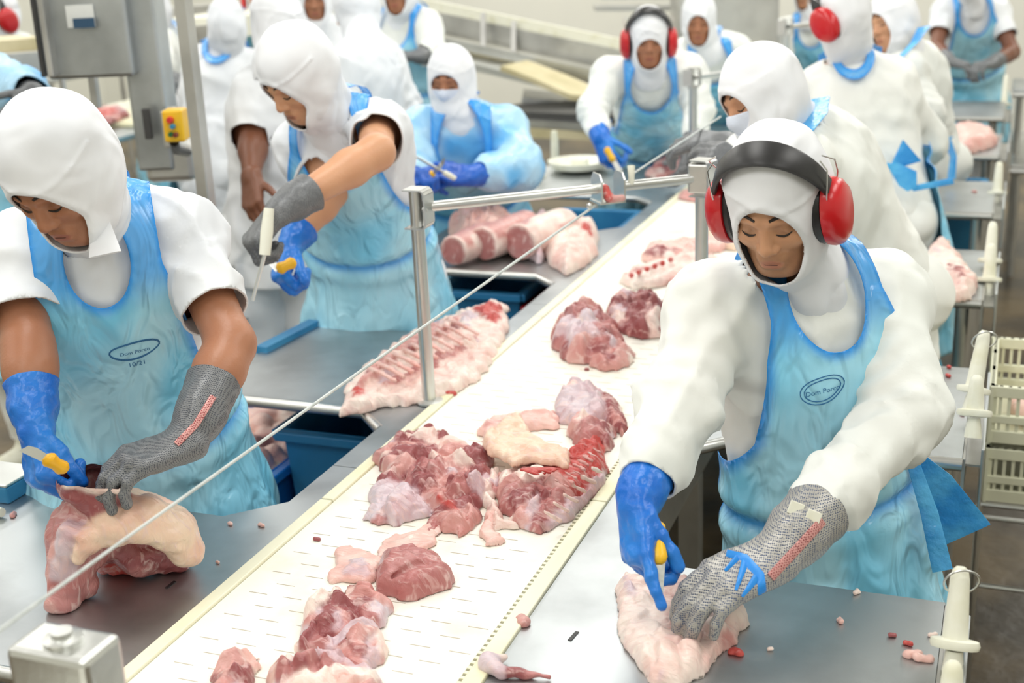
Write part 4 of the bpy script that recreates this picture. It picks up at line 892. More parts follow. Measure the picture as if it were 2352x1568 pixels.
ppl['B'] = dict(label='worker in white short sleeves reaching an arm across, steel rod in a grey glove', q=1, skin='skin_tan', cloth='cotton', head=(682, 172, 3.1), fwd=VD(-.52, -.76, .36), short=.6, tassel=0,
    shL=(865, 290, 3.28), shR=(700, 330, 3.35), elL=(865, 350, 3.02), wrL=(645, 482, 2.88), elR=(760, 440, 3.28), wrR=(672, 555, 3.16), hip=(870, 640, 3.68), hem=.5,
    handL=dict(F=VD(-.65, -.75, .1), N=VD(-.7, .5, .5), kind='knit_grey', curl=(1.2, 1.3, .8), cuff=.09, cuff_r=.045), handR=dict(F=VD(-.3, -.9, .3), N=VD(-.9, .1, .4), kind='blue_glove', curl=(1.2, 1.3, .8), cuff=.05))
ppl['C'] = dict(label='worker in a blue film gown and face mask sharpening a knife', gown=1, q=2, skin='skin_brown', mask=1, head=(1035, 185, 4.5), fwd=VD(-.25, -.42, .85), shL=(1160, 295, 4.6), shR=(962, 300, 4.6), elL=(1190, 385, 4.5), wrL=(1085, 403, 4.3), elR=(945, 385, 4.5), wrR=(950, 412, 4.3), hip=(1070, 480, 4.95), fat=1.25, baggy=1.4, open=(.056, .05, -.004), hem=.4,
    handL=dict(F=VD(-1, 0, .3), N=VD(0, .5, .9), kind='navy_glove', curl=(.9, 1.1, .6), cuff=.07), handR=dict(F=VD(.3, .1, .8), N=VD(-.2, .9, .2), kind='navy_glove', curl=(1, 1.2, .7)))
ppl['D'] = dict(label='worker in the middle distance with red earmuffs and a blue apron holding a yellow knife', q=2, skin='skin_brown', muffs=1, tilt=.3, head=(1490, 88, 5.1), fwd=VD(-.05, -.45, .85), shL=(1582, 168, 5.25), shR=(1403, 172, 5.25), elL=(1605, 250, 5.2), wrL=(1590, 335, 5.05), elR=(1362, 255, 5.15), wrR=(1380, 315, 5.0), hip=(1495, 360, 5.85), hem=.5, open=(.058, .07, -.048),
    handR=dict(F=VD(.25, -.9, .3), N=VD(-.8, .2, .5), kind='blue_glove', curl=(.9, 1.1, .7)), handL=dict(F=VD(-.2, -.9, .3), N=VD(.6, .2, .6), kind='knit_grey'), logo=dict(at=(.045, .35, 1), ovals=((.03, .016, .5),), text=()))
ppl['I'] = dict(label='worker without earmuffs behind the one with red earmuffs, looking down', q=2, skin='skin_brown', head=(1605, 45, 6.1), fwd=VD(-.15, -.5, .8), shL=(1690, 115, 6.25), shR=(1570, 125, 6.25), elL=(1735, 200, 6.2), wrL=(1680, 230, 6.0), elR=(1545, 200, 6.2), wrR=(1560, 250, 6.1), hip=(1640, 270, 6.9))
ppl['F'] = dict(label='masked worker in white hood bending left directly behind the front right worker', q=2, skin='skin_mid', mask=1, head=(1745, 225, 2.98), fwd=VD(-.86, -.45, .3), up=VD(-.35, .9, .1), open=(.056, .055, -.008), puff=1.08,
    shL=(1835, 370, 3.0), shR=(1900, 330, 3.35), elL=(1770, 500, 3.0), wrL=(1715, 400, 3.12), elR=(1760, 400, 3.4), wrR=(1668, 330, 3.5), hip=(1985, 600, 3.35), fat=1.15, baggy=1.2, hem=.5, scoop=.07, noback=1, bows=[((1870, 260, 3.1), [([(1884, 226, 3.1), (1876, 262, 3.0), (1850, 302, 2.93)], [.045, .05, .035])], (1, .3, 0))],
    handR=dict(F=VD(-.7, .1, -.2), N=VD(0, .7, .7), kind='knit_grey', curl=(.5, .7, .5), cuff=.06), handL=dict(F=VD(-.6, .5, -.3), N=VD(0, .7, .7), kind='knit_grey', cuff=.05))
ppl['G'] = dict(label='tall worker seen from behind with red earmuffs and a blue apron bow', q=2, skin='skin_tan', muffs=1, head=(1925, 40, 4.2), fwd=VD(-.55, -.35, -.75), face=False, shL=(1880, 200, 4.35), shR=(2045, 190, 4.3), elL=(1850, 340, 4.5), wrL=(1790, 330, 4.7), elR=(2125, 330, 4.4), wrR=(2030, 340, 4.75), hip=(1995, 470, 4.3), fat=1.2, baggy=1.2, tilt=-.1, hem=.5,
    bows=[((2060, 380, 4.1), [([(2005, 375, 4.12), (2050, 382, 4.1), (2095, 345, 4.08)], [.02, .02, .09]), ([(2050, 380, 4.1), (2085, 410, 4.08), (2095, 435, 4.08)], [.03, .07, .03]), ([(2060, 395, 4.1), (2100, 432, 4.08), (2190, 415, 4.05)], [.02, .02, .02])], (0, 1, .2))])
ppl['H'] = dict(label='smiling worker in profile facing left at the right, blue apron strap at the neck', q=2, skin='skin_mid', head=(2048, 52, 4.9), fwd=VD(-.8, -.25, .4), up=VD(-.1, 1, 0), puff=1.05, shL=(2075, 160, 4.9), shR=(2110, 150, 5.2), elL=(2120, 260, 4.85), wrL=(2030, 300, 4.85), elR=(2110, 260, 5.3), wrR=(2010, 300, 5.3), hip=(2120, 375, 5.35), baggy=1.2, fat=1.15, hem=.5, scoop=.08, noback=1,
    bows=[((2090, 100, 4.8), [([(2122, 62, 4.82), (2100, 98, 4.76), (2064, 136, 4.7)], [.05, .035, .025])], (1, .6, 0)), ((2170, 330, 5), [([(2150, 315, 5.0), (2180, 320, 4.95)], [.02, .05]), ([(2175, 320, 4.95), (2190, 360, 4.93), (2185, 410, 4.92)], [.03, .025, .03])], (1, .3, 0))])
ppl['L'] = dict(label='worker at the upper right in blue apron and grey gloves, head above the picture', q=2, skin='skin_dark', short=.6, head=(2222, -65, 7.1), face=False, fwd=VD(-.1, -.4, .85), shL=(2290, 25, 7.3), shR=(2170, 25, 7.3), elL=(2325, 120, 7.2), wrL=(2280, 145, 6.95), elR=(2150, 110, 7.2), wrR=(2180, 140, 7.0), hip=(2232, 200, 7.7), cloth='cotton', hem=.55,
    handL=dict(F=VD(-.8, -.2, .4), N=VD(0, .9, .4), kind='knit_grey', cuff=.1, curl=(.8, .9, .5)), handR=dict(F=VD(.7, -.3, .4), N=VD(0, .9, .4), kind='knit_grey'))
ppl['V'] = dict(label='partly hidden worker behind the second steel post with a blue apron', q=3, skin='skin_mid', head=(1852, -20, 8.4), fwd=VD(-.5, -.4, .7), face=False, shL=(1905, 65, 8.5), shR=(1808, 65, 8.5), elL=(1915, 130, 8.5), wrL=(1880, 170, 8.4), elR=(1798, 130, 8.5), wrR=(1810, 170, 8.4), hip=(1855, 160, 8.7))
ppl['M'] = dict(label='tall hooded worker seen from behind in plain white, left of the blue gown', q=2, skin='skin_mid', head=(815, 20, 5.4), fwd=VD(-.8, -.3, -.3), face_hidden=1, apron=False, shL=(800, 150, 5.2), shR=(885, 130, 5.5), elL=(790, 280, 5.2), wrL=(740, 330, 5.3), elR=(925, 240, 5.55), wrR=(915, 340, 5.5), hip=(850, 380, 5.45), fat=1.25, baggy=1.3, cloth='cotton')
ppl['K'] = dict(label='worker turned away with a blue apron collar behind the pole', q=2, skin='skin_mid', head=(522, 62, 5.6), fwd=VD(-.1, -.3, -.9), face_hidden=1, shL=(465, 150, 5.7), shR=(560, 150, 5.7), elL=(445, 240, 5.8), wrL=(470, 270, 6.0), elR=(585, 240, 5.8), wrR=(560, 270, 6.0), hip=(510, 270, 5.7), fat=1.1, baggy=1.2, cloth='cotton')
ppl['U'] = dict(label='worker with a bare brown arm hanging behind the one reaching across', q=2, skin='skin_dark', head=(640, 60, 4.0), fwd=VD(.3, -.3, .8), face_hidden=1, apron=False, short=.85, shL=(680, 190, 4.0), shR=(605, 200, 4.0), elL=(720, 330, 4.05), wrL=(720, 420, 4.0), elR=(582, 325, 3.95), wrR=(577, 405, 3.85), hip=(640, 400, 4.1), cloth='cotton',
    handR=dict(F=VD(.1, -.9, .3), N=VD(-.6, 0, .7), kind='skin'))
ppl['O'] = dict(label='worker with blue apron and grey glove behind the blue gowned one, face above the picture', q=3, skin='skin_brown', head=(915, -25, 6.0), fwd=VD(-.2, -.4, .85), shL=(975, 60, 6.1), shR=(895, 60, 6.2), elL=(995, 120, 6.0), wrL=(965, 130, 5.8), elR=(880, 130, 6.1), wrR=(925, 135, 5.9), hip=(945, 190, 6.3), hem=.4, fat=1.0,
    handL=dict(F=VD(-.9, 0, .3), N=VD(0, .9, .4), kind='knit_grey'))
ppl['N'] = dict(label='dark faced worker at the top between the turned worker and the tall hooded one', q=3, skin='skin_brown', head=(722, -8, 6.2), fwd=VD(.1, -.5, .8), apron=False, shL=(775, 75, 6.3), shR=(680, 75, 6.3), elL=(790, 160, 6.2), wrL=(760, 200, 6.1), elR=(670, 160, 6.2), wrR=(690, 200, 6.1), hip=(730, 200, 6.5), cloth='cotton')
ppl['P'] = dict(label='small distant worker in profile behind the steel machine column', q=3, skin='skin_mid', head=(345, 28, 6.8), fwd=VD(-.85, -.35, .3), shL=(365, 100, 6.8), shR=(385, 90, 7.1), elL=(375, 150, 6.7), wrL=(370, 165, 6.5), elR=(390, 150, 7.1), wrR=(350, 165, 7.1), hip=(385, 190, 7.0),
    handL=dict(F=VD(.7, -.3, .4), N=VD(0, .9, .4), kind='knit_grey'))
ppl['Q'] = dict(label='worker with red earmuffs at the upper left picture edge', q=3, skin='skin_brown', muffs=1, head=(-8, 38, 6.0), fwd=VD(-.5, -.4, .6), shL=(50, 115, 6.1), shR=(-40, 120, 6.1), elL=(70, 200, 6.1), wrL=(30, 230, 6.0), elR=(-60, 200, 6.1), wrR=(-30, 230, 6.0), hip=(10, 250, 6.3), apron=False)
ppl['R'] = dict(label='worker in a blue film sleeve and grey glove cut off at the left picture edge', q=3, gown=1, skin='skin_mid', head=(-90, 60, 4.4), fwd=VD(.5, -.5, .6), face_hidden=1, shL=(-10, 175, 4.4), shR=(-130, 180, 4.6), elL=(50, 215, 4.3), wrL=(78, 215, 4.15), elR=(-150, 290, 4.5), wrR=(-100, 330, 4.4), hip=(-20, 370, 4.6), baggy=1.4,
    handL=dict(F=VD(-.3, -.7, .5), N=VD(.8, .4, .2), kind='knit_grey'))
ppl['S'] = dict(label='worker with red earmuffs at the top beyond the white covered conveyor', q=3, skin='skin_brown', muffs=1, head=(592, -8, 8.6), fwd=VD(0, -.3, .9), shL=(625, 48, 8.7), shR=(562, 48, 8.7), elL=(635, 110, 8.7), wrL=(610, 130, 8.6), elR=(555, 110, 8.7), wrR=(580, 130, 8.6), hip=(594, 150, 8.8))
for k_, pr in ppl.items():
    pr['_'] = person(pr)
# ---------------------------------------------------------------- meat
MC = {'lean': srgb(186, 124, 122), 'dark': srgb(154, 86, 88), 'red': srgb(196, 78, 72), 'fat': srgb(244, 226, 216), 'pale': srgb(238, 200, 190), 'skin': srgb(240, 212, 188), 'silver': srgb(214, 196, 203), 'bone': srgb(236, 205, 192), 'rose': srgb(212, 160, 154)}
MK = list(MC)
def sdpoly(X, Y, poly):
    d = np.full(X.shape, 1e9); s = np.ones(X.shape); n = len(poly)
    for i in range(n):
        a = poly[i]; b = poly[i - 1]; ex, ey = b[0] - a[0], b[1] - a[1]; wx, wy = X - a[0], Y - a[1]; t = np.clip((wx * ex + wy * ey) / (ex * ex + ey * ey + 1e-12), 0, 1)
        d = np.minimum(d, (wx - ex * t) ** 2 + (wy - ey * t) ** 2); c1 = Y >= a[1]; c2 = Y < b[1]; c3 = ex * wy > ey * wx
        s = np.where((c1 & c2 & c3) | (~c1 & ~c2 & ~c3), -s, s)
    return s * np.sqrt(d)
def meat(name, label, comps, z0=ZT, h=.0035, cat='meat', group=None, warp=.012, ridge=.5, seed=0, kind=None, extra=None, jit=.1, lump=.044, tk=.78):
    polys = []
    for c in comps:
        T = c[1]; zb = c[3] if len(c) > 3 else 0
        polys.append(np.array([onz(px, py, z0 + zb + T * .4)[:2] for px, py in c[0]]))
    allp = np.concatenate(polys); zt = max(c[1] + (c[3] if len(c) > 3 else 0) for c in comps)
    F = Field((allp[:, 0].min() - .03, allp[:, 1].min() - .03, z0 - 3 * h), (allp[:, 0].max() + .03, allp[:, 1].max() + .03, z0 + zt * 1.25 + .03), h)
    X, Y = np.meshgrid(F.ax[0], F.ax[1], indexing='ij'); P2 = np.stack([X, Y, np.zeros_like(X)], -1)
    Xw = X + warp * vnoise(P2, 28, 1 + seed) + warp * .5 * vnoise(P2, 70, 2 + seed); Yw = Y + warp * vnoise(P2, 28, 3 + seed) + warp * .5 * vnoise(P2, 70, 4 + seed)
    Z = F.ax[2][None, None, :]
    rs = np.random.default_rng(seed + 100); cs_ = lump; x0, x1, y0, y1 = X.min(), X.max(), Y.min(), Y.max(); npt = int((x1 - x0) * (y1 - y0) / cs_ ** 2) + 3
    pts = np.stack([rs.uniform(x0, x1, npt), rs.uniform(y0, y1, npt)], 1); f1 = np.full(X.shape, 9.); f2 = f1.copy(); cid = np.zeros(X.shape, int); an = rs.uniform(0, 3.14, npt)
    for pi_, p_ in enumerate(pts):
        ca, sa = math.cos(an[pi_]), math.sin(an[pi_]); ux = (Xw - p_[0]) * ca + (Yw - p_[1]) * sa; uy = -(Xw - p_[0]) * sa + (Yw - p_[1]) * ca; dd = np.sqrt((ux * .6) ** 2 + (uy * 1.35) ** 2)
        m = dd < f1; f2 = np.where(m, f1, np.minimum(f2, dd)); f1 = np.where(m, dd, f1); cid = np.where(m, pi_, cid)
    crs = ss(0, cs_ * .45, f2 - f1); cell = rs.random(npt)[cid]; lift = rs.uniform(.72, 1.12, npt)[cid]
    for ci, (c, po) in enumerate(zip(comps, polys)):
        T = c[1] * tk; zb = c[3] if len(c) > 3 else 0; col = MK.index(c[2]) + 1
        if c[2] in ('lean', 'dark', 'rose') and ridge > .35:
            col = np.where(cell < .1, MK.index('fat') + 1, np.where(cell < .26, MK.index('rose') + 1, np.where(cell < .42, MK.index('dark') + 1, np.where(cell < .5, MK.index('silver') + 1, col))))[..., None] * np.ones(F.d.shape, int)
        d2 = sdpoly(Xw, Yw, po); e = max(T * .9, .012) if T > .02 else .01; r = np.clip(-d2 / e, 0, 1); hp = np.sqrt(np.maximum(1 - (1 - r) ** 2, 0)); rd = 1 - 2 * np.abs(vnoise(P2 * np.array((1, 1.5, 1)), 24, 5 + ci + seed)); hp = hp * (1 + ridge * (.2 * vnoise(P2, 14, 7 + ci + seed) + .2 * rd + .07 * (1 - 2 * np.abs(vnoise(P2 * np.array((1.4, .8, 1)), 50, 15 + ci)))))
        hp = hp * (1 - min(ridge, .8) * (1 - crs) * .4) * (1 + (lift - 1) * min(ridge, .8)); top = (zb + T * hp)[..., None]; zz = Z - z0; f = np.maximum((zz - top) * .75, np.maximum(d2[..., None] * .9, (zb - .004) - zz)).astype(np.float32)
        a = F.d; F.t = np.where(f < a, col, F.t).astype(np.int8); k = .007; hh = np.clip(.5 + .5 * (f - a) / k, 0, 1); F.d = (f * (1 - hh) + a * hh - k * hh * (1 - hh)).astype(np.float32)
    F.d = np.maximum(F.d, (z0 + .0005 - Z)).astype(np.float32)
    if extra: extra(F)
    F.noise(lambda P: .0016 * vnoise(P, 60, 9 + seed) + .001 * vnoise(P, 130, 4), .015)
    V, Q, tg = F.mesh(tags=True); V[:, 2] = np.maximum(V[:, 2], z0 + .0006)
    return paint(name, label, V, Q, tg, cat, group, kind, jit)
def paint(name, label, V, Q, tg, cat='meat', group=None, kind=None, jit=.1, P=None):
    pal = np.array([MC['lean'][:3]] + [MC[k][:3] for k in MK]); T = pal[np.clip(tg, 0, len(MK))]
    for _ in range(2):                                             # soften the seams between fat and lean
        A = T.copy(); n = np.ones(len(T))
        for a, b in ((0, 1), (1, 2), (2, 3), (3, 0)):
            np.add.at(A, Q[:, a], T[Q[:, b]]); np.add.at(n, Q[:, a], 1)
        T = A / n[:, None]
    j = vnoise(V, 35, 6) * jit; T = np.clip(T * (1 + j[:, None] * np.array((.3, 1, 1))), 0, 1)
    o = link(name, npmesh(name, V, Q, T), 'meat', P)
    if P is None: tag(o, label, cat, group, kind); center(o)
    return o
def crescent(F, pts, r, tg, k=.004, sub=False, flat=None):
    for a, b in zip(pts[:-1], pts[1:]): F.cone(a, b, r, r, k, flat, MK.index(tg) + 1 if tg else 0, sub)
def pz(px, py, z): return onz(px, py, ZT + z)
meat('pork_cut', 'large open leg cut with exposed bone in the middle of the belt', [
    ([(862, 1030), (905, 995), (965, 985), (1035, 1005), (1125, 1035), (1128, 1062), (1010, 1075), (950, 1095), (890, 1085), (862, 1060)], .055, 'dark'),
    ([(950, 1060), (1060, 1045), (1140, 1075), (1135, 1120), (1060, 1160), (980, 1140), (925, 1100)], .07, 'lean'),
    ([(1010, 1075), (1050, 1065), (1085, 1085), (1075, 1120), (1030, 1125)], .082, 'silver'),
    ([(850, 1120), (880, 1095), (940, 1100), (970, 1140), (978, 1175), (905, 1192), (835, 1180)], .045, 'silver'),
    ([(838, 1165), (900, 1170), (920, 1192), (860, 1192)], .04, 'lean'), ([(862, 1085), (920, 1075), (940, 1100), (880, 1120)], .06, 'dark'),
    ([(925, 1095), (955, 1095), (1040, 1140), (1115, 1160), (1100, 1190), (1045, 1215), (990, 1180), (945, 1130)], .05, 'rose'),
    ([(965, 1130), (1060, 1160), (1080, 1180), (1045, 1190), (985, 1155)], .062, 'red'), ([(1040, 1160), (1080, 1160), (1090, 1180), (1050, 1190)], .066, 'bone'),
    ([(985, 1180), (1015, 1175), (1010, 1215), (975, 1225)], .02, 'lean'),
    ([(870, 1040), (910, 1010), (935, 1040), (900, 1070)], .068, 'dark'), ([(1000, 1010), (1060, 1020), (1110, 1040), (1040, 1050)], .07, 'lean')], seed=3, ridge=.9)
meat('rib_cut', 'rib and loin cut with a red backbone at the right side of the belt', [
    ([(1140, 1080), (1230, 1060), (1300, 1095), (1320, 1150), (1250, 1202), (1190, 1188), (1145, 1160)], .06, 'lean'),
    ([(1165, 1110), (1200, 1090), (1240, 1108), (1235, 1150), (1185, 1165)], .07, 'rose'),
    ([(1240, 1065), (1290, 1050), (1330, 1010), (1385, 990), (1395, 1060), (1350, 1110), (1300, 1110), (1260, 1090)], .07, 'red'),
    ([(1250, 1200), (1310, 1140), (1365, 1090), (1395, 1050), (1390, 1100), (1330, 1165), (1270, 1203)], .045, 'silver'),
    ([(1150, 1190), (1190, 1180), (1260, 1200), (1230, 1206), (1190, 1203)], .02, 'fat')], seed=5, ridge=.7,
    extra=lambda F: ([crescent(F, [pz(1275 + i * 11, 1102 - i * 9, .062), pz(1306 + i * 9, 1118 - i * 10, .058)], .003, 'rose') for i in range(9)], [crescent(F, [pz(1250 + i * 22, 1175 - i * 20, .05), pz(1285 + i * 20, 1195 - i * 22, .03)], .0038, 'fat') for i in range(6)], [crescent(F, [pz(1195 + i * 9, 1078 - i, .062), pz(1240 + i * 12, 1090 - i * 3, .066)], .0028, 'red') for i in range(5)]))
meat('belly_strip', 'pale curled strip of belly between the two big cuts on the belt', [([(1100, 1120), (1118, 1075), (1142, 1065), (1150, 1080), (1130, 1120), (1160, 1170), (1180, 1192), (1150, 1195), (1115, 1160)], .05, 'fat'), ([(1125, 1090), (1145, 1080), (1140, 1120), (1125, 1130)], .055, 'lean'), ([(1118, 1160), (1140, 1155), (1142, 1200), (1155, 1240), (1105, 1245), (1098, 1215)], .022, 'pale')], seed=8)
meat('skin_flap', 'beige sheet of pork skin draped over the rib cut', [([(1105, 1012), (1165, 950), (1200, 948), (1225, 1000), (1310, 1035), (1302, 1062), (1225, 1052), (1180, 1062), (1130, 1035)], .022, 'skin', .045), ([(1108, 1012), (1150, 965), (1180, 990), (1150, 1030)], .05, 'skin')], seed=9, warp=.006, ridge=.9, jit=.04)
meat('shoulder_piece', 'piece with pale membrane and dark torn edge at the far end of the pile', [([(1280, 900), (1300, 880), (1365, 880), (1400, 905), (1395, 950), (1330, 965), (1282, 950)], .06, 'silver'), ([(1375, 885), (1410, 905), (1448, 965), (1430, 985), (1395, 960)], .055, 'dark'), ([(1285, 890), (1340, 882), (1350, 905), (1300, 915)], .066, 'pale')], seed=11)
meat('meat_piece', 'pinkish lean piece in front of the membrane covered piece', [([(1290, 975), (1320, 950), (1370, 955), (1412, 985), (1400, 1020), (1380, 1010), (1330, 1000)], .06, 'lean'), ([(1375, 965), (1412, 985), (1400, 1025), (1385, 1010)], .055, 'dark')], seed=13)
meat('fat_strip', 'pale fatty strip behind the draped skin sheet', [([(1098, 985), (1130, 960), (1200, 945), (1285, 945), (1280, 975), (1180, 985), (1110, 1005)], .035, 'pale'), ([(1100, 975), (1150, 958), (1170, 980), (1110, 1000)], .04, 'rose')], seed=14)
meat('pork_slab', 'thick rounded slab with a deep slit, alone on the lower belt', [([(855, 1300), (880, 1268), (950, 1252), (1010, 1262), (1040, 1300), (1030, 1322), (985, 1335), (930, 1345), (865, 1332)], .075, 'lean'), ([(858, 1290), (880, 1262), (960, 1248), (930, 1262), (880, 1290), (865, 1320)], .08, 'silver'), ([(930, 1330), (990, 1312), (1035, 1310), (1000, 1336), (950, 1342)], .05, 'rose')], seed=16, ridge=.3, warp=.007,
    extra=lambda F: crescent(F, [pz(905, 1325, .03), pz(945, 1298, .045), pz(985, 1288, .05), pz(1018, 1300, .045)], .0065, None, .006, True))
meat('membrane', 'translucent pale membrane trailing behind the slit slab', [([(855, 1285), (880, 1240), (960, 1215), (1000, 1190), (1035, 1200), (1005, 1240), (970, 1262), (900, 1270)], .012, 'pale'), ([(900, 1245), (950, 1230), (960, 1250), (920, 1262)], .016, 'fat')], seed=17, warp=.01)
meat('membrane', 'pale ragged fat sheet left of the slit slab', [([(760, 1262), (800, 1250), (862, 1268), (870, 1325), (830, 1335), (765, 1335), (752, 1310)], .016, 'pale'), ([(790, 1290), (840, 1285), (850, 1325), (800, 1325)], .022, 'silver')], seed=18, warp=.012)
meat('meat_cluster', 'dark folded lean piece topping the lower heap on the belt', [([(690, 1420), (715, 1375), (760, 1340), (815, 1350), (822, 1410), (790, 1440), (735, 1452)], .07, 'dark'), ([(790, 1335), (850, 1340), (888, 1375), (880, 1415), (840, 1435), (805, 1400)], .055, 'lean'), ([(740, 1345), (775, 1330), (790, 1350), (760, 1362)], .06, 'rose'), ([(690, 1430), (720, 1420), (740, 1465), (700, 1470)], .03, 'silver')], seed=20, ridge=.8)
meat('meat_cluster', 'pale pink folded piece in the middle of the lower heap', [([(765, 1450), (800, 1425), (860, 1420), (888, 1450), (880, 1500), (830, 1515), (780, 1490)], .06, 'rose'), ([(690, 1450), (740, 1440), (775, 1460), (760, 1485), (700, 1480), (672, 1475)], .04, 'lean'), ([(755, 1450), (780, 1445), (775, 1480), (750, 1480)], .05, 'silver')], seed=22, ridge=1)
meat('meat_cluster', 'ragged fatty pieces at the lower edge of the belt', [([(600, 1540), (640, 1500), (700, 1490), (780, 1500), (860, 1530), (890, 1568), (870, 1620), (640, 1620)], .06, 'lean'), ([(690, 1505), (720, 1480), (790, 1490), (850, 1525), (885, 1550), (840, 1545), (760, 1515)], .075, 'silver'), ([(600, 1545), (625, 1515), (650, 1530), (640, 1560), (610, 1565)], .05, 'bone'), ([(740, 1545), (800, 1530), (860, 1555), (850, 1600), (760, 1600)], .075, 'pale'), ([(660, 1530), (740, 1520), (740, 1580), (670, 1590)], .072, 'dark')], seed=24, ridge=1)
meat('meat_piece', 'small ragged pink piece alone at the lower left of the belt', [([(472, 1545), (490, 1510), (520, 1500), (570, 1488), (592, 1520), (580, 1580), (540, 1610), (490, 1600)], .05, 'lean'), ([(520, 1500), (560, 1485), (592, 1500), (585, 1540), (545, 1530)], .055, 'pale'), ([(485, 1530), (505, 1508), (520, 1530), (500, 1560)], .06, 'dark')], seed=26, ridge=1)
meat('ham', 'rounded pale ham with a bone end on the belt behind the pile', [([(1268, 770), (1275, 725), (1310, 698), (1370, 695), (1415, 735), (1438, 785), (1400, 805), (1340, 805), (1290, 795)], .1, 'lean'), ([(1330, 715), (1390, 720), (1410, 765), (1350, 780), (1310, 760)], .112, 'silver'), ([(1280, 785), (1310, 780), (1340, 800), (1420, 790), (1472, 800), (1450, 828), (1385, 838), (1350, 820), (1300, 805)], .05, 'rose'), ([(1395, 805), (1430, 800), (1440, 822), (1400, 830)], .056, 'red'), ([(1285, 780), (1305, 775), (1315, 800), (1290, 800)], .06, 'red')], seed=28, h=.0045)
meat('meat_piece', 'dark lean cluster right behind the rounded ham', [([(1385, 700), (1420, 672), (1470, 665), (1520, 685), (1548, 725), (1530, 748), (1475, 760), (1435, 745), (1400, 725)], .07, 'dark'), ([(1440, 690), (1490, 685), (1500, 720), (1450, 730)], .085, 'lean'), ([(1515, 682), (1556, 684), (1550, 696), (1515, 696)], .03, 'dark'), ([(1390, 705), (1420, 690), (1440, 715), (1410, 730)], .08, 'silver')], seed=30, h=.0045, ridge=.9)
meat('rib_strip', 'upper of two rib strips beside the second steel post', [([(1468, 585), (1490, 565), (1560, 550), (1640, 540), (1680, 560), (1600, 585), (1540, 592), (1490, 595)], .045, 'pale'), ([(1470, 582), (1500, 572), (1580, 575), (1560, 588), (1490, 592)], .052, 'dark')], seed=32, h=.005)
meat('rib_strip', 'lower rib strip with round bone ends on the belt', [([(1428, 640), (1450, 620), (1540, 590), (1620, 580), (1660, 600), (1600, 620), (1530, 645), (1450, 655)], .045, 'fat'), ([(1430, 638), (1460, 622), (1540, 605), (1530, 620), (1460, 645)], .05, 'rose')], seed=33, h=.005, extra=lambda F: [F.ell(pz(1450 + i * 18, 632 - i * 7, .048), (.009, .009, .009), None, .004, MK.index('red') + 1) for i in range(6)])
meat('rib_strip', 'short bony strip pointing down beside the rib strips', [([(1528, 665), (1545, 640), (1580, 625), (1640, 620), (1640, 640), (1590, 645), (1560, 660)], .035, 'rose'), ([(1530, 662), (1548, 645), (1560, 655)], .04, 'red')], seed=34, h=.005)
for i, (pl, T, cs, lb) in enumerate(((((1600, 540), (1650, 490), (1700, 480), (1740, 530), (1690, 560)), .07, 'skin', 'beige piece on the belt behind the shoulder of the front right worker'), (((1630, 470), (1650, 430), (1690, 440), (1700, 480), (1660, 490)), .07, 'pale', 'pink piece on the belt right of the second post'), (((1555, 450), (1590, 430), (1612, 440), (1600, 460)), .03, 'rose', 'small pink piece on the belt left of the second post'), (((1600, 650), (1630, 615), (1680, 610), (1690, 655)), .05, 'rose', 'pink piece against the arm of the front right worker'))):
    meat('meat_piece', lb, [(list(pl), T, cs)], seed=40 + i, h=.006)
meat('meat_piece', 'beige piece under the arm of the front right worker', [([(1680, 880), (1700, 860), (1740, 880), (1735, 905), (1690, 908)], .03, 'skin')], seed=45)
# left tables
def ribx(F):
    for i in range(11):
        t = i / 10; a = np.array((850 + 190 * t, 845 - 108 * t)); b = a + np.array((58, 30)); crescent(F, [pz(a[0], a[1], .045), pz((a[0] + b[0]) / 2, (a[1] + b[1]) / 2 - 2, .06), pz(b[0], b[1], .056)], .0052, 'pale', .006)
meat('rib_slab', 'long rib slab with pale fat edge lying over the corner of the second left table', [
    ([(782, 945), (785, 900), (840, 835), (950, 760), (1060, 715), (1130, 692), (1168, 700), (1165, 760), (1115, 845), (1060, 882), (960, 915), (860, 925)], .045, 'fat'),
    ([(800, 905), (850, 835), (950, 765), (1060, 725), (1065, 760), (980, 800), (900, 850), (830, 910)], .062, 'rose'),
    ([(860, 890), (960, 840), (1060, 790), (1110, 760), (1110, 790), (1040, 830), (960, 870), (880, 905)], .064, 'lean'),
    ([(1040, 735), (1090, 710), (1110, 735), (1080, 765), (1050, 760)], .06, 'silver'), ([(1075, 712), (1130, 690), (1165, 705), (1150, 740), (1115, 745)], .075, 'red'), ([(1100, 715), (1120, 700), (1130, 735), (1110, 740)], .078, 'dark'),
    ([(795, 905), (835, 880), (850, 905), (905, 905), (860, 920), (800, 925)], .055, 'red'),
    ([(850, 870), (900, 850), (930, 860), (900, 890), (860, 890)], .068, 'silver')], seed=50, extra=ribx, h=.004, ridge=.5)
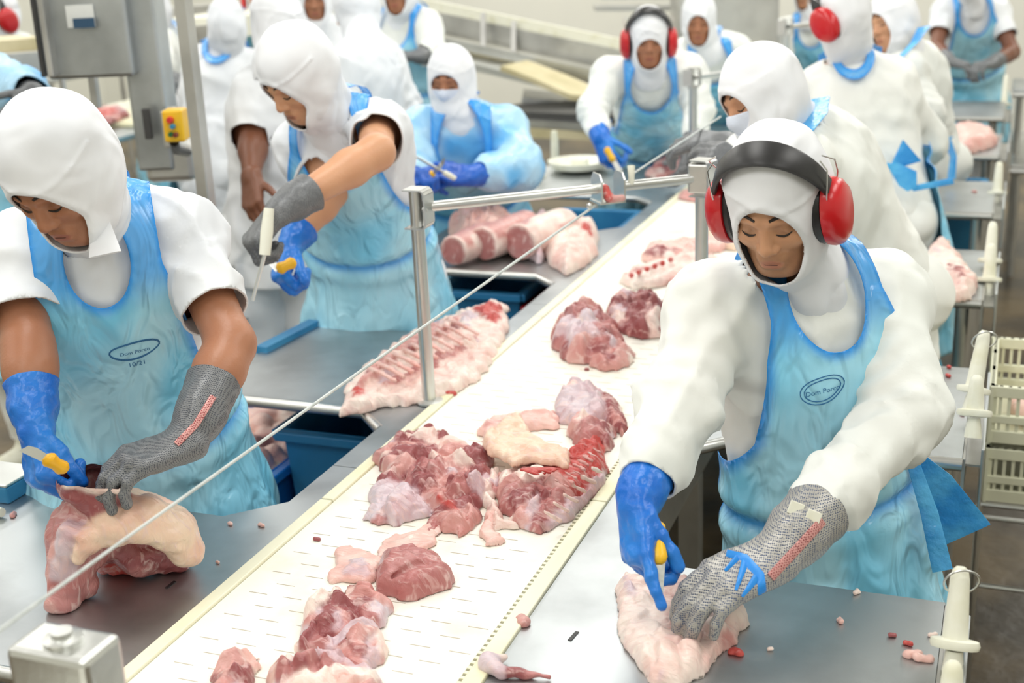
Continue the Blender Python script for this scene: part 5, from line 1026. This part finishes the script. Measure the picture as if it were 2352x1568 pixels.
def loin(px, py, r, L, label, tilt=0):
    d0 = 4.05; c = onz(px, py + r / 740 * 0, ZT + r); ax = nrm((.25 + tilt, 1, 0)); F = Field(c - .02 - r, c + r + .03 + np.array((L * .4, L, 0)), .005); F.lo[1] = c[1] - .03; F = Field((c[0] - r - .03, c[1] - .03, ZT - .01), (c[0] + r + .03 + L * (.25 + tilt), c[1] + L + .03, ZT + 2 * r + .04), .005)
    F.cone(c + ax * .01, c + ax * L, r * .95, r, .01, (np.array((0, 0, 1.)), 1.08), MK.index('fat') + 1); F.d = np.maximum(F.d, -((np.stack(np.meshgrid(*F.ax, indexing='ij'), -1) - c) @ ax)).astype(np.float32)
    F.noise(lambda P: .004 * vnoise(P, 16, 3) + .002 * vnoise(P, 40, 3), .02); V, Q, tg = F.mesh(tags=True); e = (V - c) @ ax; rr = np.linalg.norm(V - c - e[:, None] * ax + np.array((0, 0, r * .1)), axis=1)
    tg = np.where((e < .004) & (rr < r * .84), MK.index('lean') + 1, MK.index('fat') + 1); up = V[:, 2] - c[2]; tg = np.where((e > .01) & (up > r * .3) & (vnoise(V, 12, 5) > -.1), MK.index('rose') + 1, tg); V[:, 2] = np.maximum(V[:, 2], ZT + .0006); paint('pork_loin', label, V, Q, tg, 'meat', 'row of pork loins on the left table')
loin(1040, 575, .055, .2, 'leftmost pork loin of the row, half behind the first post'); loin(1108, 560, .062, .24, 'pork loin with a round cut face, right of the first post'); loin(1192, 556, .066, .24, 'pork loin with a wide cut face beside the rib block')
meat('loin_block', 'squared rib block with red rib ends at the right end of the loin row', [([(1248, 562), (1290, 520), (1362, 497), (1375, 520), (1372, 560), (1345, 585), (1300, 607), (1262, 585)], .1, 'fat'), ([(1300, 545), (1340, 515), (1370, 505), (1372, 540), (1345, 560), (1315, 570)], .115, 'red')], seed=60, h=.005, ridge=.3, warp=.005)
meat('loin_piece', 'pink fatty piece heaped on top of the pork loins', [([(1030, 500), (1060, 468), (1110, 462), (1165, 490), (1220, 520), (1190, 545), (1100, 545), (1045, 535)], .13, 'pale'), ([(1040, 510), (1070, 490), (1100, 510), (1070, 540)], .14, 'rose')], seed=61, h=.006)
meat('loin_piece', 'upright pale slab leaning between the loins', [([(1200, 520), (1235, 485), (1262, 480), (1270, 540), (1240, 575), (1205, 560)], .13, 'silver'), ([(1210, 500), (1250, 480), (1262, 485), (1220, 515)], .14, 'rose')], seed=62, h=.006, ridge=.2)
meat('meat_piece', 'small pink piece behind the first steel post bracket', [([(1055, 455), (1070, 435), (1095, 445), (1095, 470), (1070, 470)], .05, 'pale')], seed=63, h=.006)
meat('pork_cut', 'red cut on the table of the worker with the yellow knife', [([(1485, 395), (1515, 365), (1550, 350), (1585, 355), (1580, 390), (1530, 405)], .06, 'rose'), ([(1490, 390), (1520, 370), (1545, 385), (1510, 400)], .066, 'red')], seed=64, h=.007)
# shoulder cut under the hands of the front left worker
F = Field(pz(90, 1440, 0) - (.1, .02, .01), np.array((pz(480, 1300, 0)[0] + .12, 1.95, 1.12)), .0035); T_ = lambda k: MK.index(k) + 1
F.cone(at(215, 1130, 2.16), at(190, 1220, 2.17), .042, .055, .02, None, T_('lean')); F.cone(at(190, 1220, 2.17), pz(150, 1375, .014), .05, .028, .02, None, T_('lean')); F.cone(pz(150, 1370, .016), pz(118, 1392, .012), .024, .014, .01, None, T_('rose'))
F.cone(at(165, 1225, 2.11), at(150, 1310, 2.13), .022, .02, .008, None, T_('silver')); F.cone(at(145, 1260, 2.13), at(130, 1350, 2.14), .02, .014, .008, None, T_('rose')); F.cone(at(330, 1230, 2.25), at(230, 1220, 2.22), .05, .05, .02, None, T_('dark'))
F.cone(pz(205, 1350, .02), pz(170, 1345, .02), .02, .022, .008, None, T_('lean'))
F.ell(pz(270, 1272, .03), (.05, .04, .034), None, .008, T_('red')); F.ell(pz(325, 1288, .03), (.035, .035, .03), None, .005, T_('lean')); F.ell(pz(382, 1272, .03), (.04, .035, .03), None, .005, T_('dark')); F.ell(pz(290, 1300, .018), (.045, .02, .018), None, .006, T_('red')); F.ell(pz(285, 1245, .055), (.04, .03, .02), None, .006, T_('pale'))
P_ = [at(182, 1280, 2.1), at(205, 1240, 2.1), at(262, 1205, 2.11), at(335, 1190, 2.14), at(400, 1215, 2.16), at(432, 1262, 2.18)]
F.cone(at(310, 1245, 2.22), at(400, 1255, 2.24), .045, .04, .02, None, T_('dark'))
for a_, b_, r1, r2 in zip(P_[:-1], P_[1:], (.014, .02, .03, .04, .038), (.02, .03, .04, .038, .03)): F.cone(a_, b_, r1, r2, .012, None, T_('skin'))
F.cone(at(310, 1175, 2.2), at(400, 1205, 2.22), .04, .035, .02, None, T_('skin'))
for c_, dz, r_ in (('skin', .026, .013), ('fat', .012, .012), ('lean', -.006, .013), ('dark', -.016, .01), ('fat', -.03, .011)):
    for k_ in range(2): F.cone(at(152, 1062, 2.07) + (0, .012 * k_, dz), at(268, 1085, 2.05) + (0, .012 * k_, dz), r_, r_, .002, None, T_(c_))
F.cone(at(175, 1110, 2.11), at(235, 1130, 2.12), .035, .045, .02, None, T_('dark'))
F.noise(lambda P: .004 * vnoise(P, 22, 3) + .003 * (1 - 2 * np.abs(vnoise(P, 38, 5))) + .0015 * vnoise(P, 90, 6), .02); F.d = np.maximum(F.d, ZT + .0005 - F.ax[2][None, None, :]).astype(np.float32)
V, Q, tg = F.mesh(tags=True); paint('shoulder_cut', 'big shoulder cut with belly edge and folded rind held by the front left worker', V, Q, tg, 'meat')
# pale cut under the hands of the front right worker
meat('pale_cut', 'pale boneless fat covered cut being sliced on the front right table', [
    ([(1418, 1330), (1432, 1302), (1480, 1325), (1540, 1335), (1590, 1320), (1650, 1345), (1722, 1400), (1700, 1445), (1640, 1490), (1625, 1520), (1560, 1555), (1500, 1550), (1445, 1490), (1420, 1430)], .05, 'fat'),
    ([(1425, 1400), (1450, 1410), (1490, 1470), (1530, 1520), (1560, 1545), (1510, 1548), (1455, 1490)], .056, 'rose'),
    ([(1425, 1320), (1470, 1330), (1490, 1400), (1450, 1395), (1428, 1370)], .058, 'silver'), ([(1520, 1380), (1560, 1390), (1570, 1450), (1530, 1470), (1505, 1430)], .062, 'pale'),
    ([(1560, 1390), (1600, 1350), (1640, 1400), (1600, 1470), (1570, 1440)], .07, 'bone'), ([(1600, 1450), (1625, 1440), (1630, 1475), (1605, 1480)], .066, 'red'), ([(1650, 1440), (1700, 1410), (1690, 1450), (1655, 1475)], .056, 'rose')], seed=75, warp=.006, ridge=.6, jit=.05)
meat('loin_chop', 'round loin cut with marbled face on the third right table', [([(2115, 590), (2145, 555), (2175, 540), (2210, 590), (2250, 635), (2235, 665), (2185, 670), (2150, 640)], .075, 'fat'), ([(2150, 620), (2185, 605), (2235, 630), (2230, 655), (2185, 660)], .09, 'dark'), ([(2125, 585), (2160, 565), (2185, 600), (2150, 615)], .085, 'silver')], seed=77, h=.005, ridge=.3)
meat('pork_skin', 'folded pale pink skin on a far right table', [([(2178, 310), (2190, 290), (2250, 288), (2290, 305), (2285, 322), (2240, 335), (2195, 335)], .09, 'pale'), ([(2240, 325), (2295, 305), (2290, 320), (2250, 335)], .07, 'pale')], seed=78, h=.009, ridge=.2)
meat('pork_scraps', 'dark red meat spread on the cutting board behind the machine', [([(175, 265), (210, 250), (280, 245), (300, 260), (260, 278), (200, 282)], .05, 'dark'), ([(200, 262), (260, 250), (290, 262), (230, 275)], .06, 'red')], seed=79, h=.012, z0=.93)
meat('meat_piece', 'small dark red piece right of the machine column', [([(392, 225), (410, 215), (430, 228), (415, 240)], .05, 'dark')], seed=80, h=.01)
# trimmings in tub and crate
def heap(label, x0, x1, y0, y1, z, n, name='pork_trimmings', s=.05):
    F = Field((x0 - .02, y0 - .02, z - .12), (x1 + .02, y1 + .02, z + .12), .008)
    for i in range(n):
        c = np.array((random.uniform(x0 + s, x1 - s), random.uniform(y0 + s, y1 - s), z + random.uniform(-.03, .02))); d = np.array((random.uniform(-1, 1), random.uniform(-1, 1), random.uniform(-.3, .3))) * s * .7
        F.cone(np.clip(c - d, (x0 + .03, y0 + .03, z - .1), (x1 - .03, y1 - .03, z + .1)), np.clip(c + d, (x0 + .03, y0 + .03, z - .1), (x1 - .03, y1 - .03, z + .1)), s * random.uniform(.5, .8), s * random.uniform(.4, .7), .006, None, random.choice([4, 5, 5, 6, 9]))
    F.noise(lambda P: .005 * vnoise(P, 25, 2), .02); V, Q, tg = F.mesh(tags=True); o = paint(name, label, V, Q, tg, 'meat', None, 'stuff')
heap('pale pork trimmings filling the blue lined tub', -1.97, -1.64, 2.45, 2.93, .67, 60)
heap('pink meat scraps inside the upper cream crate', .03, .49, 3.17, 3.49, .725, 20)
# single small scraps
def scrap(px, py, r, c, z0=ZT, label=None, elong=1.6, ang=None):
    p = onz(px, py, z0 + .003); F = Field(p - .03 - r, p + .03 + r, max(.0015, r / 6)); a = random.uniform(0, 3.1) if ang is None else ang; d = np.array((math.cos(a), math.sin(a), 0)) * r * (elong - 1); F.cone(p - d, p + d, r * .7, r * .55, .002); F.cone(p + d, p + d + np.array((-d[1], d[0], 0)) * .8, r * .55, r * .35, .004); F.noise(lambda P: r * .25 * vnoise(P, .8 / r, 3), .02); F.d = np.maximum(F.d, z0 + .0004 - F.ax[2][None, None, :]).astype(np.float32)
    V, Q = F.mesh(); 
    if len(V): paint('meat_scrap', label, V, Q, np.full(len(V), MK.index(c) + 1), 'scrap', 'scraps of meat on tables and belt')
for px, py, r, c, lb in ((1930, 1425, .006, 'pale', 'pink crumb pair in the middle of the front right table'), (2050, 1458, .005, 'dark', 'thin dark red shred near the middle right of the front table'), (2085, 1477, .007, 'red', 'red scrap left of the nearest sharpening steel'), (2098, 1503, .012, 'pale', 'pale pink scrap, left one of two touching by the nearest steel'), (2122, 1512, .013, 'pale', 'pale pink scrap, right one of two touching by the nearest steel'), (2142, 1457, .006, 'fat', 'beige crumb beside the nearest sharpening steel guard'), (1690, 1497, .009, 'red', 'red scrap at the edge of the pale cut'), (1967, 1360, .006, 'fat', 'white fleck near the apron of the front right worker'),
    (1770, 1490, .004, 'fat', 'white crumb right of the pale cut'), (728, 1238, .006, 'dark', 'small dark red scrap alone on the lower left belt'), (1348, 848, .005, 'dark', 'tiny dark scrap in front of the ham'), (1200, 1425, .014, 'rose', 'pink scrap sitting on the right guide strip'), (30, 1182, .008, 'rose', 'pink crumb by the blue edged block'), (2178, 862, .006, 'red', 'front red crumb on the second right table'), (2180, 842, .005, 'red', 'rear red crumb on the second right table'), (2245, 840, .009, 'rose', 'pink scrap beside the ringed steel by the crates'), (2210, 950, .006, 'rose', 'pink crumb beside the unringed steel by the crates'),
    (2155, 440, .006, 'rose', 'left pink crumb on the empty right table'), (2238, 440, .008, 'rose', 'right pink crumb on the empty right table'), (530, 1202, .005, 'pale', 'pale crumb on the left table, nearer the apron'), (600, 1205, .006, 'pale', 'beige crumb on the left table, nearer the belt'), (1035, 905, .012, 'red', 'red scrap at the foot of the first post'), (500, 1290, .004, 'pale', 'tiny pale crumb on the left table')):
    scrap(px, py, r, c, label=lb)
t = [onz(1120, 1520, ZT + .012), onz(1150, 1540, ZT + .012), onz(1200, 1545, ZT + .008), onz(1262, 1555, ZT + .005)]
F = Field(np.min(t, 0) - .05, np.max(t, 0) + .05, .0025); F.cone(t[0], t[1], .016, .011, .006, None, 7); F.cone(t[1], t[2], .009, .007, .005, None, 2); F.cone(t[2], t[3], .0065, .003, .005, None, 1); F.cone(t[0], onz(1160, 1508, ZT + .01), .01, .004, .006, None, 4)
F.noise(lambda P: .003 * vnoise(P, 60, 3), .02); F.d = np.maximum(F.d, ZT + .0004 - F.ax[2][None, None, :]).astype(np.float32); V, Q, tg = F.mesh(tags=True); paint('meat_scrap', 'long tailed pink scrap at the lower edge of the front right table', V, Q, tg, 'scrap')
# hooks of meat on the rail clamp
a = Mc + dr * .0; t = [a + (.0, -.01, .0), a + dr * .015 + (.0, -.03, -.02), a + dr * .05 + (0, -.04, -.02)]; F = Field(np.min(t, 0) - .04, np.max(t, 0) + .04, .003); F.cone(t[0], t[1], .012, .01, .005, None, 3); F.cone(t[1], t[2], .009, .007, .005, None, 9); F.noise(lambda P: .003 * vnoise(P, 60, 3), .02); V, Q, tg = F.mesh(tags=True); paint('meat_scrap', 'red meat scrap caught in the rail clamp above the belt', V, Q, tg, 'scrap')
o = MB().tube([Mc + dr * .06 + (0, 0, -.005), Mc + dr * .066 + (0, -.012, .02), Mc + dr * .062 + (0, 0, .045)], [.008, .007, .009], 10).build('cord_knot', 'white_plastic', None, True); center(tag(o, 'white wrapped end of cord tied beside the rail clamp', 'cord'))
# small black marks cut out of the tables
for (a, b, lb) in (((1308, 1470), (1326, 1450), 'short black slot in the front right table'), ((382, 1350), (402, 1334), 'short dark slot in the front left table')):
    p, q = onz(*a, ZT + .0008), onz(*b, ZT + .0008); o = MB().bar(p, q, .006, .001).build('slot', 'black_rubber'); center(tag(o, lb, 'slot'))
# ---------------------------------------------------------------- knives and rods in the hands
def knife(label, a, b, tip, hr=.0135, bw=.022, col='yellow_plastic', edge=None):
    a, b, tip = [np.array(x, float) for x in (a, b, tip)]; t = empty('knife', b, label, 'knife', 'knives held by workers'); m = MB(); ax = nrm(b - a); L = np.linalg.norm(b - a)
    m.lathe([(hr * .6, 0), (hr, .006), (hr * 1.05, L * .25), (hr * .85, L * .55), (hr * 1.1, L * .88), (hr * .9, L), (hr * .5, L + .004)], a, ax, 14, (1, .75)).build('handle', col, t, True)
    d = tip - b; L2 = np.linalg.norm(d); d = d / L2; sd = nrm(np.cross(d, edge if edge is not None else vdir(0, 0, 1))); P = [];
    nn = nrm(np.cross(d, sd))
    for s in (-.0009, .0009):
        for k, wd in ((0, .42), (.5, .5), (.8, .42), (1, .05)): P.append(b + d * L2 * k - sd * bw * .5 + nn * s * (1 - k * .5)); P.append(b + d * L2 * k - sd * bw * .5 + sd * bw * 2 * wd + nn * s * .2)
    Fq = []
    for i in range(3): Fq += [(2 * i, 2 * i + 2, 2 * i + 3, 2 * i + 1), (8 + 2 * i, 8 + 2 * i + 1, 8 + 2 * i + 3, 8 + 2 * i + 2), (2 * i, 8 + 2 * i, 10 + 2 * i, 2 + 2 * i), (2 * i + 1, 2 * i + 3, 11 + 2 * i, 9 + 2 * i)]
    Fq += [(0, 1, 9, 8), (6, 14, 15, 7)]; MB().add(P, Fq).build('blade', 'steel', t); return t
knife('yellow handled boning knife in the blue glove of the front right worker', at(1508, 1200, 1.95), at(1512, 1290, 1.915), at(1506, 1382, 1.905), bw=.02)
knife('yellow handled knife pointing left in the blue glove of the front left worker', at(152, 1080, 2.02), at(108, 1052, 2.0), at(50, 1025, 1.99), bw=.016)
knife('yellow handled knife in the blue glove of the worker reaching across', at(678, 600, 3.02), at(640, 618, 3.0), at(585, 560, 3.05), bw=.018)
knife('yellow handled knife in the blue glove of the worker with red earmuffs', at(1392, 340, 4.92), at(1408, 368, 4.9), at(1425, 395, 4.86), bw=.02)
knife('knife being sharpened by the blue gowned worker', at(985, 405, 4.22), at(995, 400, 4.2), at(1025, 365, 4.15), bw=.014)
def rod(label, a, b, c, w_=.014):
    t = empty('sharpening_rod', b, label, 'sharpening rod'); MB().tube([a, (np.array(a) + b) / 2, b], [w_ * .8, w_, w_ * .9], 10).build('handle', 'white_plastic', t, True); MB().tube([b, c], [.0045, .004], 8).build('rod', 'steel', t, True)
rod('sharpening rod with a white grip in the grey glove of the worker reaching across', at(618, 478, 2.82), at(608, 585, 2.83), at(580, 690, 2.86))
rod('dark sharpening rod crossing the knife of the blue gowned worker', at(1045, 410, 4.2), at(1020, 396, 4.18), at(938, 350, 4.12), .01)
pr_ = ppl['E'].get('_')
def on_glove(root, gi):
    g = [o for o in root.children if o.name.startswith('glove')][gi]; me = g.data; n = len(me.vertices); co = np.empty(n * 3, np.float32); me.vertices.foreach_get('co', co); co = co.reshape(-1, 3)
    return g, BVHTree.FromPolygons([tuple(v) for v in co], [tuple(p.vertices) for p in me.polygons])
def stick(bv, px, py, d=1.9, off=.002):
    o_ = np.array(CAM); dd = nrm(ray(px, py)); r_ = bv.ray_cast(Vector(tuple(o_)), Vector(tuple(dd))); return None if r_[0] is None else np.array(r_[0]) - dd * off
def strip_on(g, bv, pts, wd, name, m, th=.0025):
    PP = []; 
    for a_, b_ in zip(pts[:-1], pts[1:]):
        for k in range(5): p = stick(bv, a_[0] + (b_[0] - a_[0]) * k / 5, a_[1] + (b_[1] - a_[1]) * k / 5); PP += [p] if p is not None else []
    p = stick(bv, *pts[-1]); PP += [p] if p is not None else []
    if len(PP) > 2:
        if np.isscalar(wd): wd = [wd] * len(PP)
        else: wd = list(np.interp(np.linspace(0, 1, len(PP)), np.linspace(0, 1, len(wd)), wd))
        d_ = nrm(PP[-1] - PP[0]); sd = nrm(np.cross(d_, vdir(0, 0, 1))); mb = MB(); ribbon(mb, PP, [sd] * len(PP), wd, th); mb.build(name, m, g, True)
if pr_:
    g, bv = on_glove(pr_[0], 0)
    strip_on(g, bv, [(1890, 1195), (1840, 1250), (1770, 1325)], .014, 'red_stripe', 'chain_red')
    strip_on(g, bv, [(1668, 1272), (1710, 1282), (1745, 1320), (1752, 1372)], .014, 'tensioner_band', 'silicone')
    for q_ in ([(1695, 1282), (1665, 1310)], [(1712, 1290), (1690, 1355)], [(1738, 1325), (1705, 1370)], [(1750, 1350), (1740, 1385)]): strip_on(g, bv, q_, [.012, .004], 'tensioner_strap', 'silicone')
    for px, py in ((1828, 1168), (1868, 1188)):
        a_ = stick(bv, px, py)
        if a_ is not None: MB().bar(a_ - vdir(1, -.4, 0) * .011, a_ + vdir(1, -.4, 0) * .011, .003, .02, up=vdir(.4, 1, 0)).build('snap_plate', 'white_plastic', g, bevel=.001)
pa_ = ppl['A'].get('_')
if pa_:
    g, bv = on_glove(pa_[0], 0); strip_on(g, bv, [(490, 910), (450, 975), (405, 1020)], .011, 'red_stripe', 'chain_red')
